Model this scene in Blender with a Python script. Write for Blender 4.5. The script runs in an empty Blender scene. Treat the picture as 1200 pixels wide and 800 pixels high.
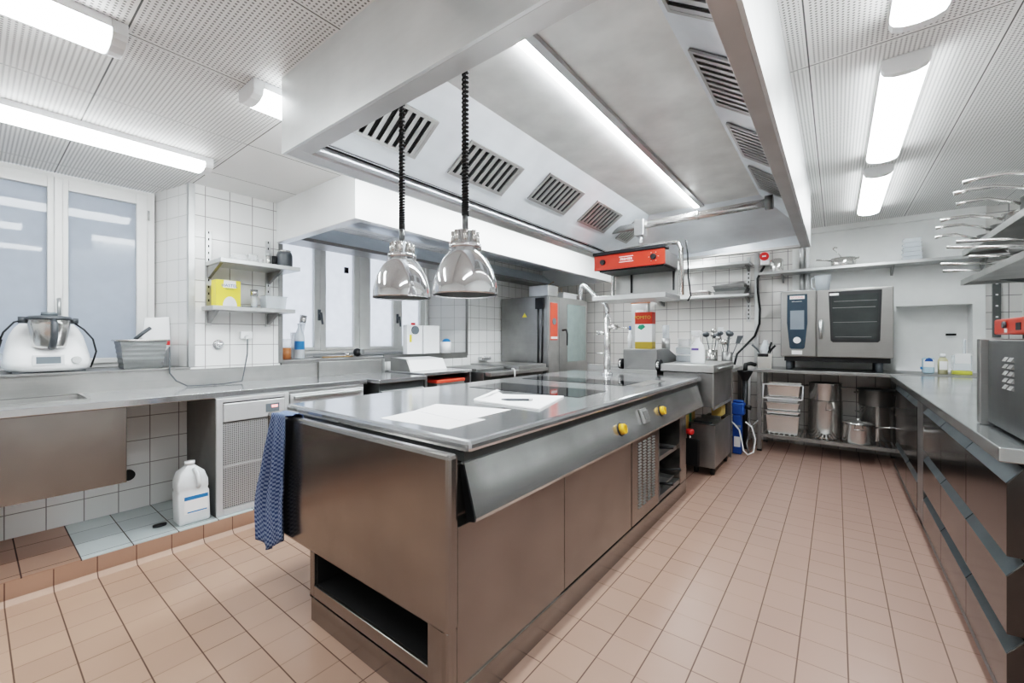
import bpy, bmesh, math, random
from mathutils import Vector, Matrix
random.seed(7)
C = bpy.context.scene.collection
PI = math.pi

# ------------------------------------------------------------------ materials
def newmat(name):
    m = bpy.data.materials.new(name); m.use_nodes = True
    nt = m.node_tree; nt.nodes.clear()
    out = nt.nodes.new('ShaderNodeOutputMaterial')
    p = nt.nodes.new('ShaderNodeBsdfPrincipled')
    nt.links.new(p.outputs[0], out.inputs[0])
    return m, nt, p, out
def setp(p, **k):
    for a, v in k.items():
        a = {'col': 'Base Color', 'rough': 'Roughness', 'metal': 'Metallic', 'spec': 'Specular IOR Level', 'trans': 'Transmission Weight',
             'ior': 'IOR', 'emc': 'Emission Color', 'ems': 'Emission Strength', 'alpha': 'Alpha', 'coat': 'Coat Weight', 'aniso': 'Anisotropic'}[a]
        if a.endswith('Color') and len(v) == 3: v = (*v, 1)
        p.inputs[a].default_value = v
def math_(nt, op, a, b=None, c=None):
    n = nt.nodes.new('ShaderNodeMath'); n.operation = op
    for i, v in enumerate((a, b, c)):
        if v is None: continue
        if isinstance(v, (int, float)): n.inputs[i].default_value = v
        else: nt.links.new(v, n.inputs[i])
    return n.outputs[0]
def noise(nt, vec, scale, detail=3):
    n = nt.nodes.new('ShaderNodeTexNoise'); n.inputs['Scale'].default_value = scale; n.inputs['Detail'].default_value = detail
    if vec is not None: nt.links.new(vec, n.inputs['Vector'])
    return n.outputs['Fac']
def mapping(nt, src, scale):
    mp = nt.nodes.new('ShaderNodeMapping'); mp.inputs['Scale'].default_value = scale
    nt.links.new(src, mp.inputs['Vector']); return mp.outputs[0]
def mixc(nt, fac, a, b):
    n = nt.nodes.new('ShaderNodeMix'); n.data_type = 'RGBA'
    if isinstance(fac, (int, float)): n.inputs[0].default_value = fac
    else: nt.links.new(fac, n.inputs[0])
    for i, v in ((6, a), (7, b)):
        if isinstance(v, tuple): n.inputs[i].default_value = (*v[:3], 1)
        else: nt.links.new(v, n.inputs[i])
    return n.outputs[2]
def ramp(nt, fac, lo, hi, a=0.0, b=1.0):
    n = nt.nodes.new('ShaderNodeMapRange'); nt.links.new(fac, n.inputs[0])
    n.inputs[1].default_value = lo; n.inputs[2].default_value = hi; n.inputs[3].default_value = a; n.inputs[4].default_value = b
    return n.outputs[0]
def bump(nt, p, h, strength=.2, dist=.002):
    b = nt.nodes.new('ShaderNodeBump'); b.inputs['Strength'].default_value = strength; b.inputs['Distance'].default_value = dist
    nt.links.new(h, b.inputs['Height']); nt.links.new(b.outputs[0], p.inputs['Normal'])
def pos(nt): return nt.nodes.new('ShaderNodeNewGeometry').outputs['Position']
def objc(nt): return nt.nodes.new('ShaderNodeTexCoord').outputs['Object']

def simple(name, col, rough=.5, var=.06, **k):
    m, nt, p, o = newmat(name); setp(p, rough=rough, **k)
    f = noise(nt, objc(nt), 9, 3)
    d = tuple(max(0, c * (1 - var * 2)) for c in col)
    nt.links.new(mixc(nt, ramp(nt, f, .35, .65), d, col), p.inputs['Base Color'])
    return m
def steel(name, col=(.50, .50, .49), rough=.34, grain=(3, 3, 160), var=.12, smudge=4.0, bmp=.03, metal=.82):
    m, nt, p, o = newmat(name); setp(p, metal=metal)
    v = objc(nt)
    g = noise(nt, mapping(nt, v, grain), 1.0, 2)
    s = noise(nt, v, smudge, 4)
    d = tuple(c * (1 - var * 2.2) for c in col)
    mixf = math_(nt, 'ADD', math_(nt, 'MULTIPLY', g, .14), math_(nt, 'MULTIPLY', s, .86))
    nt.links.new(mixc(nt, ramp(nt, mixf, .28, .72), d, col), p.inputs['Base Color'])
    nt.links.new(ramp(nt, s, .25, .75, rough + .05, rough - .03), p.inputs['Roughness'])
    return m
def tiles(name, ax, size, off, base, base2, grout, width=.0035, rough=.12, wv=None, weak=1.0, bmp=.4):
    """square tiles: ax = the two world axes the grid runs on"""
    m, nt, p, o = newmat(name)
    sp = nt.nodes.new('ShaderNodeSeparateXYZ'); nt.links.new(pos(nt), sp.inputs[0])
    us = []; ids = []
    for i in range(2):
        u = math_(nt, 'DIVIDE', math_(nt, 'SUBTRACT', sp.outputs['XYZ'.index(ax[i])], off[i] - size * 400), size)
        fr = math_(nt, 'FRACT', u); ids.append(math_(nt, 'FLOOR', u))
        dd = math_(nt, 'MINIMUM', fr, math_(nt, 'SUBTRACT', 1.0, fr))
        us.append(ramp(nt, dd, width / size * .35, width / size * .75, 1, 0))
    cb = nt.nodes.new('ShaderNodeCombineXYZ'); nt.links.new(ids[0], cb.inputs[0]); nt.links.new(ids[1], cb.inputs[1])
    wn = nt.nodes.new('ShaderNodeTexWhiteNoise'); nt.links.new(cb.outputs[0], wn.inputs['Vector'])
    tcol = mixc(nt, wn.outputs['Value'], base, base2)
    n1 = noise(nt, pos(nt), 2.2, 3)
    tcol = mixc(nt, ramp(nt, n1, .3, .7, 0, .35), tcol, base2)
    if wv is not None:      # floor: one direction's joints fainter on each side of the aisle
        side = math_(nt, 'GREATER_THAN', sp.outputs[0], wv)
        jn = ramp(nt, wn.outputs['Value'], .2, .8, .22, .8)
        a = math_(nt, 'ADD', side, math_(nt, 'MULTIPLY', math_(nt, 'SUBTRACT', 1.0, side), jn))
        b = math_(nt, 'ADD', math_(nt, 'SUBTRACT', 1.0, side), math_(nt, 'MULTIPLY', side, jn))
        mask = math_(nt, 'MAXIMUM', math_(nt, 'MULTIPLY', us[0], a), math_(nt, 'MULTIPLY', us[1], b))
    else:
        mask = math_(nt, 'MAXIMUM', us[0], us[1])
    col = mixc(nt, math_(nt, 'MULTIPLY', mask, weak), tcol, grout)
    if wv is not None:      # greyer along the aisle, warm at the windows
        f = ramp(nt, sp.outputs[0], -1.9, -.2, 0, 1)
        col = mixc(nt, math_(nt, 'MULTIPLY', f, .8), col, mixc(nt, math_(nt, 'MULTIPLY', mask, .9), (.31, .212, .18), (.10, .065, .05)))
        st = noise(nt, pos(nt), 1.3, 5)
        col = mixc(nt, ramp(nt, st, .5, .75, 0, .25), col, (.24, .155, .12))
    nt.links.new(col, p.inputs['Base Color'])
    nt.links.new(ramp(nt, mask, 0, 1, rough, .8), p.inputs['Roughness'])
    h = math_(nt, 'SUBTRACT', 1.0, mask)
    if wv is not None:
        ck = nt.nodes.new('ShaderNodeTexVoronoi'); ck.inputs['Scale'].default_value = 75; nt.links.new(pos(nt), ck.inputs['Vector'])
        h = math_(nt, 'ADD', h, math_(nt, 'MULTIPLY', ck.outputs['Distance'], .25))
    bump(nt, p, h, bmp, .0015)
    return m
def perforated(name, sx, ox, sy, oy, smooth_beyond=None):
    m, nt, p, o = newmat(name); setp(p, rough=.55)
    sp = nt.nodes.new('ShaderNodeSeparateXYZ'); nt.links.new(pos(nt), sp.inputs[0])
    P = .0165; d2 = []
    for i in (0, 1):
        fr = math_(nt, 'SUBTRACT', math_(nt, 'FRACT', math_(nt, 'DIVIDE', math_(nt, 'ADD', sp.outputs[i], 40), P)), .5)
        d2.append(math_(nt, 'MULTIPLY', fr, fr))
    hole = ramp(nt, math_(nt, 'ADD', d2[0], d2[1]), .05, .085, 1, 0)
    seams = []
    for i, (s, of) in enumerate(((sx, ox), (sy, oy))):
        u = math_(nt, 'DIVIDE', math_(nt, 'SUBTRACT', sp.outputs[i], of - s * 50), s)
        fr = math_(nt, 'FRACT', u); dd = math_(nt, 'MULTIPLY', math_(nt, 'MINIMUM', fr, math_(nt, 'SUBTRACT', 1.0, fr)), s)
        seams.append(dd)
    dmin = math_(nt, 'MINIMUM', seams[0], seams[1])
    line = math_(nt, 'LESS_THAN', dmin, .0028)
    hole = math_(nt, 'MULTIPLY', hole, math_(nt, 'GREATER_THAN', dmin, .012))
    if smooth_beyond is not None:
        hole = math_(nt, 'MULTIPLY', hole, math_(nt, 'LESS_THAN', sp.outputs[1], smooth_beyond))
    c = mixc(nt, math_(nt, 'MULTIPLY', hole, .85), (.80, .80, .79), (.12, .12, .12))
    c = mixc(nt, line, c, (.10, .10, .10))
    nt.links.new(c, p.inputs['Base Color'])
    return m
def emit(name, col, s):
    m, nt, p, o = newmat(name); setp(p, col=(.9, .9, .9), emc=col, ems=s)
    f = noise(nt, objc(nt), 3, 1); nt.links.new(ramp(nt, f, 0, 1, s * .97, s * 1.03), p.inputs['Emission Strength'])
    return m
def clear(name, col=(.95, .97, .98), rough=.05, alpha=.35):
    m, nt, p, o = newmat(name); setp(p, col=col, rough=rough, alpha=alpha, spec=.8)
    f = noise(nt, objc(nt), 6, 2); nt.links.new(ramp(nt, f, 0, 1, alpha * .85, alpha * 1.15), p.inputs['Alpha'])
    return m
def perf_metal(name, col, hole, P=.012, ax=(1, 2), r=.09):
    m, nt, p, o = newmat(name); setp(p, metal=.5, rough=.4)
    sp = nt.nodes.new('ShaderNodeSeparateXYZ'); nt.links.new(objc(nt), sp.inputs[0]); d2 = []
    for i in ax:
        fr = math_(nt, 'SUBTRACT', math_(nt, 'FRACT', math_(nt, 'DIVIDE', math_(nt, 'ADD', sp.outputs[i], 10), P)), .5)
        d2.append(math_(nt, 'MULTIPLY', fr, fr))
    h = ramp(nt, math_(nt, 'ADD', d2[0], d2[1]), r * .8, r, 1, 0)
    nt.links.new(mixc(nt, h, col, hole), p.inputs['Base Color'])
    nt.links.new(ramp(nt, h, 0, 1, .5, 0), p.inputs['Metallic'])
    return m

M = {}
M['steel'] = steel('brushed_steel')
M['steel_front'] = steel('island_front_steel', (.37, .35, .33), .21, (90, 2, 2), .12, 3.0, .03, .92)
M['strip'] = steel('control_strip_steel', (.60, .60, .59), .17, (2, 2, 90), .12, 4.0)
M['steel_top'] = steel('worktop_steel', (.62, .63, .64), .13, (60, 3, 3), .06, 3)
M['steel_dark'] = steel('dark_brushed_steel', (.22, .23, .23), .335, (3, 3, 130), .12)
M['steel_mid'] = steel('mid_brushed_steel', (.36, .36, .355), .335, (3, 3, 130), .12)
M['steel_drawer'] = steel('drawer_steel', (.13, .128, .125), .13, (2, 2, 90), .08, 2, .01, .9)
M['steel_lip'] = steel('drawer_lip_steel', (.20, .235, .25), .34)
M['hood'] = steel('hood_steel', (.80, .82, .82), .36, (3, 3, 50), .085, 3.5, .02, .6)
M['hood_lit'] = steel('lit_hood_steel', (.90, .91, .91), .38, (3, 3, 50), .03, 2.5, .02, .15)  # hood steel with raised albedo, standing in for the glow on the window hood
M['rim'] = steel('hood_rim_steel', (.66, .65, .64), .35, (3, 3, 50), .09, 3.5, .02, .75)  # darker tone stands in for the floor reflected in the rim
M['hood_in'] = steel('hood_lining', (.80, .85, .89), .335, (3, 3, 40), .09, 3.5, .02, .4)
M['hood_ceil'] = steel('hood_ceiling_panel', (.78, .79, .775), .40, (6, 6, 6), .09, 6, .04, .35)
M['oven_steel'] = steel('oven_steel', (.33, .325, .315), .335, (3, 3, 120), .08)
M['chrome'] = steel('chrome', (.72, .73, .74), .06, (3, 3, 3), .03, 3, 0)
M['polished'] = steel('polished_steel', (.72, .71, .69), .18, (2, 2, 60), .08)
M['alu'] = steel('aluminium', (.66, .67, .67), .33)
M['white'] = simple('white_paint', (.80, .81, .81), .5, .02)
M['white_wall'] = simple('white_wall_paint', (.80, .81, .80), .6, .02)
M['frame_white'] = simple('white_window_paint', (.80, .80, .79), .35, .02)
M['frame_grey'] = simple('grey_window_paint', (.70, .70, .68), .4, .03)
M['plastic_white'] = simple('white_plastic', (.86, .87, .88), .3, .01)
M['black'] = simple('black_plastic', (.015, .016, .018), .4, .1)
M['rubber'] = simple('black_rubber', (.02, .02, .02), .6, .1)
M['blackglass'] = simple('black_ceramic_glass', (.012, .013, .015), .05, .02)
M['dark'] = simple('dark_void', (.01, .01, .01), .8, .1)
M['darkgrey'] = simple('dark_grey_plastic', (.09, .10, .11), .35, .05)
M['red'] = simple('red_enamel', (.50, .04, .02), .3, .04)
M['redp'] = simple('red_plastic', (.75, .04, .035), .35, .04)
M['orange'] = simple('orange_red_panel', (.85, .10, .06), .35, .04)
M['yellow'] = simple('yellow_plastic', (.72, .42, .05), .4, .04)
M['yellow_card'] = simple('yellow_cardboard', (.88, .72, .10), .5, .02)
M['blue'] = simple('blue_plastic', (.02, .10, .35), .4, .05)
M['blue_label'] = simple('blue_label', (.04, .20, .48), .4, .03)
M['oven_blue'] = simple('slate_blue_panel', (.03, .055, .08), .25, .03)
M['lightblue'] = simple('pale_blue_glass_display', (.26, .30, .34), .15, .03)
M['paper'] = simple('white_paper', (.88, .88, .88), .7, .01)
M['lcd'] = simple('grey_display', (.17, .20, .22), .2, .04)
M['brown'] = simple('brown_ceramic', (.45, .17, .07), .4, .05)
M['tan'] = simple('tan_card', (.55, .42, .28), .7, .05)
M['green'] = simple('green_print', (.03, .28, .16), .5, .04)
M['oil'] = simple('used_oil', (.06, .035, .015), .08, .04)
M['ybox'] = simple('yellow_carton', (.75, .55, .18), .5, .05)
M['gold'] = simple('gold_tin', (.62, .45, .10), .3, .05, metal=.6)
M['greycab'] = simple('grey_cabinet_side', (.22, .22, .215), .45, .05, metal=.4)
M['fridge_front'] = simple('silver_grey_front', (.62, .63, .64), .35, .02, metal=.3)
M['wood_rod'] = simple('wooden_stick', (.35, .22, .10), .6, .1)
M['perf'] = perf_metal('perforated_grille', (.55, .56, .57), (.03, .03, .03))
M['jug'] = clear('translucent_white_plastic', (.88, .92, .94), .35, .82)
M['clear'] = clear('clear_glass', alpha=.30)
M['clearp'] = clear('clear_plastic', (.82, .88, .93), .15, .5)
M['bluewater'] = clear('pale_blue_liquid_bottle', (.55, .75, .88), .1, .75)
M['ovenglass'] = simple('dark_oven_glass', (.05, .057, .057), .05, .1)
M['glassdoor'] = simple('green_tinted_glass', (.28, .34, .33), .05, .05)
M['lamp'] = emit('lamp_diffuser', (.94, .985, 1), 15.0)
M['led'] = emit('led_strip', (.93, .97, 1), 75.0)
M['endcap'] = simple('lamp_end_cap', (.80, .81, .82), .35, .02)
M['screen_red'] = emit('red_digits', (1, .05, .05), 1.2)
M['white_tile_x'] = tiles('white_wall_tiles_left', 'YZ', .1575, (1.064, 1.033), (.80, .80, .79), (.77, .77, .765), (.27, .26, .25), .0045, .14)
M['white_tile_y'] = tiles('white_wall_tiles_back', 'XZ', .1575, (-.455, 1.33), (.74, .72, .70), (.70, .69, .67), (.20, .19, .19), .0055, .14)
M['reveal_tile'] = tiles('white_reveal_tiles', 'XZ', .1575, (-3.68, 1.033), (.80, .80, .79), (.77, .77, .765), (.42, .42, .41), .004, .14)
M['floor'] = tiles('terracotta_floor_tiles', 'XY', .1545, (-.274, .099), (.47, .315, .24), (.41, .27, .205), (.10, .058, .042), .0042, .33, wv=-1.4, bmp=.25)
M['plinth_front'] = tiles('plinth_front_tiles', 'YZ', .1545, (.099, -.045), (.42, .265, .20), (.36, .22, .165), (.14, .08, .06), .004, .3)
M['plinth_brown'] = tiles('plinth_brown_tiles', 'XY', .20, (-3.09, .15), (.36, .22, .165), (.31, .19, .14), (.05, .03, .03), .005, .3)
M['plinth_grey'] = tiles('plinth_grey_tiles', 'XY', .20, (-3.09, .15), (.50, .55, .55), (.44, .49, .50), (.07, .06, .05), .005, .25)
M['ceil_left'] = perforated('perforated_ceiling_left', .636, -2.70, .636, .352, .99)
M['ceil_right'] = perforated('perforated_ceiling_right', .655, -.10, 3.55, 2.385)
# towel: white dotted weave on blue
m, nt, p, o = newmat('blue_checked_cloth'); setp(p, rough=.9)
ck = nt.nodes.new('ShaderNodeTexChecker'); ck.inputs['Scale'].default_value = 105
ck.inputs['Color1'].default_value = (.03, .06, .15, 1); ck.inputs['Color2'].default_value = (.24, .30, .42, 1)
nt.links.new(nt.nodes.new('ShaderNodeUVMap').outputs[0], ck.inputs['Vector'])
nt.links.new(mixc(nt, ramp(nt, noise(nt, objc(nt), 30, 3), .3, .7, 0, .4), ck.outputs[0], (.09, .13, .24)), p.inputs['Base Color']); M['towel'] = m
# frosted window panes: daylight through a film, glossy in front
def pane(name, col, s):
    m, nt, p, o = newmat(name)
    setp(p, col=col, rough=.03, spec=.7)
    tr = nt.nodes.new('ShaderNodeBsdfTranslucent'); tr.inputs[0].default_value = (*col, 1)
    n = noise(nt, pos(nt), 14, 5); nt.links.new(mixc(nt, ramp(nt, n, .3, .7, 0, 1), tuple(c * .9 for c in col), col), tr.inputs[0])
    mx = nt.nodes.new('ShaderNodeMixShader'); mx.inputs[0].default_value = s
    nt.links.new(p.outputs[0], mx.inputs[1]); nt.links.new(tr.outputs[0], mx.inputs[2]); nt.links.new(mx.outputs[0], o.inputs[0])
    return m
M['pane1'] = pane('frosted_pane_dim', (.53, .57, .62), .5)  # greyer tint stands in for weaker daylight behind this window
M['pane2'] = pane('frosted_pane_bright', (.90, .92, .95), .8)  # paler tint stands in for stronger daylight behind this window

# ------------------------------------------------------------------ mesh builder
class MB:
    def __init__(s): s.bm = bmesh.new(); s.mi = 0; s.sm = False
    def mat(s, i): s.mi = i; return s
    def _tag(s, fs, smooth=None):
        for f in fs: f.material_index = s.mi; f.smooth = s.sm if smooth is None else smooth
    def poly(s, pts, smooth=False):
        f = s.bm.faces.new([s.bm.verts.new(p) for p in pts]); s._tag([f], smooth); return s
    def box(s, x0, x1, y0, y1, z0, z1):
        v = [s.bm.verts.new((x, y, z)) for z in (z0, z1) for y in (y0, y1) for x in (x0, x1)]
        q = [(0, 2, 3, 1), (4, 5, 7, 6), (0, 1, 5, 4), (2, 6, 7, 3), (0, 4, 6, 2), (1, 3, 7, 5)]
        s._tag([s.bm.faces.new([v[i] for i in f]) for f in q]); return s
    def hexa(s, bot, top):
        v = [s.bm.verts.new(p) for p in bot + top]
        q = [(3, 2, 1, 0), (4, 5, 6, 7), (0, 1, 5, 4), (1, 2, 6, 5), (2, 3, 7, 6), (3, 0, 4, 7)]
        s._tag([s.bm.faces.new([v[i] for i in f]) for f in q]); return s
    def prism(s, pts, ax, a, b):
        """pts in the two other axes (in xyz order), extruded along ax from a to b"""
        def mk(p, t):
            if ax == 'x': return (t, p[0], p[1])
            if ax == 'y': return (p[0], t, p[1])
            return (p[0], p[1], t)
        va = [s.bm.verts.new(mk(p, a)) for p in pts]; vb = [s.bm.verts.new(mk(p, b)) for p in pts]
        n = len(pts); fs = [s.bm.faces.new(va), s.bm.faces.new(vb[::-1])]
        for i in range(n): fs.append(s.bm.faces.new((va[i], vb[i], vb[(i + 1) % n], va[(i + 1) % n])))
        s._tag(fs); return s
    def tube(s, pts, r, seg=10, closed=False):
        pts = [Vector(p) for p in pts]; rings = []; n = len(pts)
        rr = r if isinstance(r, (list, tuple)) else [r] * n
        up = None
        for i, p in enumerate(pts):
            if closed: t = (pts[(i + 1) % n] - pts[i - 1]).normalized()
            else: t = (pts[min(i + 1, n - 1)] - pts[max(i - 1, 0)]).normalized()
            if up is None:
                up = Vector((0, 0, 1)) if abs(t.z) < .9 else Vector((1, 0, 0))
            up = (up - t * up.dot(t)).normalized(); w = t.cross(up)
            rings.append([s.bm.verts.new(p + (up * math.cos(2 * PI * k / seg) + w * math.sin(2 * PI * k / seg)) * rr[i]) for k in range(seg)])
        fs = []
        for i in range(n if closed else n - 1):
            a, b = rings[i], rings[(i + 1) % n]
            for k in range(seg): fs.append(s.bm.faces.new((a[k], a[(k + 1) % seg], b[(k + 1) % seg], b[k])))
        s._tag(fs, True)
        if not closed: s._tag([s.bm.faces.new(rings[0][::-1]), s.bm.faces.new(rings[-1])], False)
        return s
    def cyl(s, p0, p1, r, r2=None, seg=20): return s.tube([p0, p1], [r, r if r2 is None else r2], seg)
    def lathe(s, prof, c=(0, 0, 0), seg=28, sx=1, sy=1):
        rings = []
        for r, z in prof:
            if r < 1e-5: rings.append([s.bm.verts.new((c[0], c[1], c[2] + z))])
            else: rings.append([s.bm.verts.new((c[0] + sx * r * math.cos(2 * PI * k / seg), c[1] + sy * r * math.sin(2 * PI * k / seg), c[2] + z)) for k in range(seg)])
        fs = []
        for a, b in zip(rings, rings[1:]):
            for k in range(seg):
                k2 = (k + 1) % seg
                if len(a) == 1 and len(b) == 1: continue
                if len(a) == 1: fs.append(s.bm.faces.new((a[0], b[k2], b[k])))
                elif len(b) == 1: fs.append(s.bm.faces.new((a[k], a[k2], b[0])))
                else: fs.append(s.bm.faces.new((a[k], a[k2], b[k2], b[k])))
        s._tag(fs, True); return s
    def ball(s, c, r, sz=1.0, seg=14):
        prof = [(r * math.sin(PI * i / 8), -r * sz * math.cos(PI * i / 8)) for i in range(9)]
        return s.lathe(prof, c, seg)
    def tray(s, x0, x1, y0, y1, z0, z1, t=.012, fl=.012, th=.002):
        """open gastronorm tray with tapered sides and a rim"""
        o = [(x0 + t, y0 + t), (x1 - t, y0 + t), (x1 - t, y1 - t), (x0 + t, y1 - t)]; O = [(x0, y0), (x1, y0), (x1, y1), (x0, y1)]
        R = [(x0 - fl, y0 - fl), (x1 + fl, y0 - fl), (x1 + fl, y1 + fl), (x0 - fl, y1 + fl)]
        s.poly([(*p, z0) for p in o]); s.poly([(*p, z0 + th) for p in o])
        for i in range(4):
            j = (i + 1) % 4
            s.poly([(*o[i], z0), (*o[j], z0), (*O[j], z1), (*O[i], z1)])
            s.poly([(*O[i], z1), (*O[j], z1), (*R[j], z1), (*R[i], z1)])
            s.poly([(*R[i], z1), (*R[j], z1), (*R[j], z1 - .006), (*R[i], z1 - .006)])
        return s

def link(name, bm, mats, parent=None, off=(0, 0, 0), bevel=0):
    me = bpy.data.meshes.new(name)
    bmesh.ops.recalc_face_normals(bm, faces=bm.faces)
    bm.to_mesh(me); bm.free()
    if any(off): me.transform(Matrix.Translation(-Vector(off)))
    if not isinstance(mats, (list, tuple)): mats = [mats]
    for mm in mats: me.materials.append(mm)
    o = bpy.data.objects.new(name, me); C.objects.link(o)
    if parent is not None: o.parent = parent
    if bevel:
        b = o.modifiers.new('bevel', 'BEVEL'); b.width = bevel; b.segments = 2; b.limit_method = 'ANGLE'; b.angle_limit = math.radians(50)
        b.harden_normals = False
    return o
class Thing:
    def __init__(s, name, label, cat, loc=(0, 0, 0), group=None, local=False):
        o = bpy.data.objects.new(name, None); C.objects.link(o); o.empty_display_size = .05
        o.location = loc; o['label'] = label; o['category'] = cat
        if group: o['group'] = group
        s.o = o; s.off = (0, 0, 0) if local else tuple(loc)
    def part(s, name, mb, mats, bevel=0, parent=None, label=None):
        q = link(name, mb.bm, mats, parent or s.o, s.off, bevel)
        if label: q['label'] = label
        return q
    def text(s, name, txt, size, loc, rot, mat, parent=None, ext=.0004, sx=1.0):
        cu = bpy.data.curves.new(name, 'FONT'); cu.body = txt; cu.size = size; cu.extrude = ext; cu.align_x = 'CENTER'; cu.align_y = 'CENTER'
        cu.materials.append(mat)
        tmp = bpy.data.objects.new(name + '_curve', cu); C.objects.link(tmp)
        me = bpy.data.meshes.new_from_object(tmp.evaluated_get(bpy.context.evaluated_depsgraph_get()))
        bpy.data.objects.remove(tmp); me.name = name
        o = bpy.data.objects.new(name, me); C.objects.link(o); o.parent = parent or s.o
        o.location = Vector(loc) - Vector(s.off); o.rotation_euler = rot; o.scale = (sx, 1, 1)
        return o
def one(name, mb, mats, label, cat, loc=(0, 0, 0), group=None, bevel=0):
    """a thing that is a single mesh, built in world coordinates, origin at loc"""
    o = link(name, mb.bm, mats, None, loc, bevel); o.location = loc
    o['label'] = label; o['category'] = cat
    if group: o['group'] = group
    return o
def struct(name, mb, mats, parent=None, bevel=0, loc=(0, 0, 0)):
    o = link(name, mb.bm, mats, parent, loc, bevel); o.location = loc
    if parent is None: o['kind'] = 'structure'
    return o
def dup(root, loc, label, rotz=0, group=None):
    r = root.copy(); C.objects.link(r); r.location = loc; r.rotation_euler = (0, 0, rotz); r['label'] = label
    if group: r['group'] = group
    for ch in list(root.children):
        c = ch.copy(); C.objects.link(c); c.parent = r
        for g in list(ch.children):
            d = g.copy(); C.objects.link(d); d.parent = c
    return r
RX = (PI / 2, 0, 0)            # text facing -Y
RY = (PI / 2, 0, PI / 2)       # text facing +X
RL = (PI / 2, 0, -PI / 2)      # text facing -X

# ------------------------------------------------------------------ the room
Y0, Y1 = -1.6, 5.95
XL, XR, XM = -3.68, 1.36, -1.0
ZL, ZR = 2.36, 2.50
struct('floor', MB().box(-3.9, XR, Y0, 6.3, -.1, 0), M['floor'])
struct('ceiling', MB().mat(0).box(-4.4, XM, Y0, 6.3, ZL, ZL + .1).mat(1).box(XM, XR, Y0, 6.3, ZR, ZR + .1).mat(2).box(XM - .03, XM, Y0, 6.3, ZL, ZR + .1),
       [M['ceil_left'], M['ceil_right'], M['white']])
b = MB().mat(0).box(XL - .1, XL, Y0, 6.3, 0, 1.0)
b.mat(0).box(-4.3, XL, Y1 - 2.105, 6.3, 1.0, ZL)
b.box(-4.3, XL, Y0, -.85, 1.0, ZL)
b.mat(0).box(XL - .12, XL, .975, 1.59, 1.0, ZL)
b.mat(1).prism([(-4.2, .87), (XL - .0005, .975), (XL - .12, 1.59), (-4.2, 1.62)], 'z', 1.0, ZL)
b.mat(1).prism([(-4.2, 3.585), (XL - .0005, 3.845), (-4.2, 3.846)], 'z', 1.0, ZL)
b.mat(2).box(-4.3, -4.2, 1.61, 3.6, 1.0, 1.09)
struct('wall_left', b, [M['white_tile_x'], M['reveal_tile'], M['white']])
nx0, nx1, nz0, nz1, nd = .497, 1.044, .86, 1.575, .20
b = MB().mat(0).box(-3.8, -.41, Y1, Y1 + .3, 0, ZR).box(-.41, 1.13, Y1, Y1 + .05, 0, nz0 - .02).box(1.13, XR, Y1, Y1 + .3, 0, ZR)
b.mat(1).box(-.41, nx0, Y1 - .012, Y1 + .3, nz0 - .02, ZR).box(nx1, 1.13, Y1 - .012, Y1 + .3, nz0 - .02, ZR).box(nx0, nx1, Y1 - .012, Y1 + .3, nz1, ZR)
b.box(nx0, nx1, Y1 + nd, Y1 + .3, nz0 - .02, nz1)
struct('wall_back', b, [M['white_tile_y'], M['white_wall']])
struct('wall_right', MB().box(XR, XR + .1, Y0, 6.3, 0, ZR), M['white_wall'])
struct('wall_front', MB().box(-4.3, XR, Y0 - .1, Y0, 0, ZR), M['white_wall'])
struct('trim_1', MB().box(-.40, 1.125, Y1 - .06, Y1 - .013, ZR - .062, ZR - .001), M['white_wall'])      # band under the ceiling
# tiled plinth along the window wall
b = MB().mat(0).box(-3.68, -3.045, Y0, 3.2, 0, .104).mat(1).box(-3.68, -3.045, Y0, .35, .104, .11).mat(2).box(-3.68, -3.045, .35, 3.2, .104, .11)
b.mat(3).prism([(-3.045, 0), (-3.02, 0), (-3.045, .022)], 'y', Y0, 3.2)
struct('trim_2', b, [M['plinth_front'], M['plinth_brown'], M['plinth_grey'], M['floor']])
# steel corner strips of the pillar and of the second window recess
struct('trim_3', MB().box(XL - .002, XL + .004, .967, 1.0, 1.034, ZL - .001).box(XL - .04, XL + .004, .962, .968, 1.034, ZL - .001), M['alu'])
struct('trim_4', MB().box(XL - .002, XL + .004, 3.81, 3.85, 1.07, 2.02).box(XL - .002, XL + .004, 2.6, 3.85, 1.03, 1.07), M['steel_mid'])
struct('trim_5', MB().box(XL - .002, XL + .004, 1.575, 1.61, 1.034, 2.03), M['steel_mid'])
# sills
b = MB().box(-4.2, XL + .03, Y0, .965, 1.018, 1.033).prism([(XL - .0, .965), (-4.2, .868), (-4.2, .965)], 'z', 1.0, 1.03)
b.prism([(-4.2, 1.62), (XL, 1.6), (XL, 3.84), (-4.2, 3.58)], 'z', 1.0, 1.055)
struct('trim_6', b, M['steel_mid'], bevel=.002)

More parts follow.
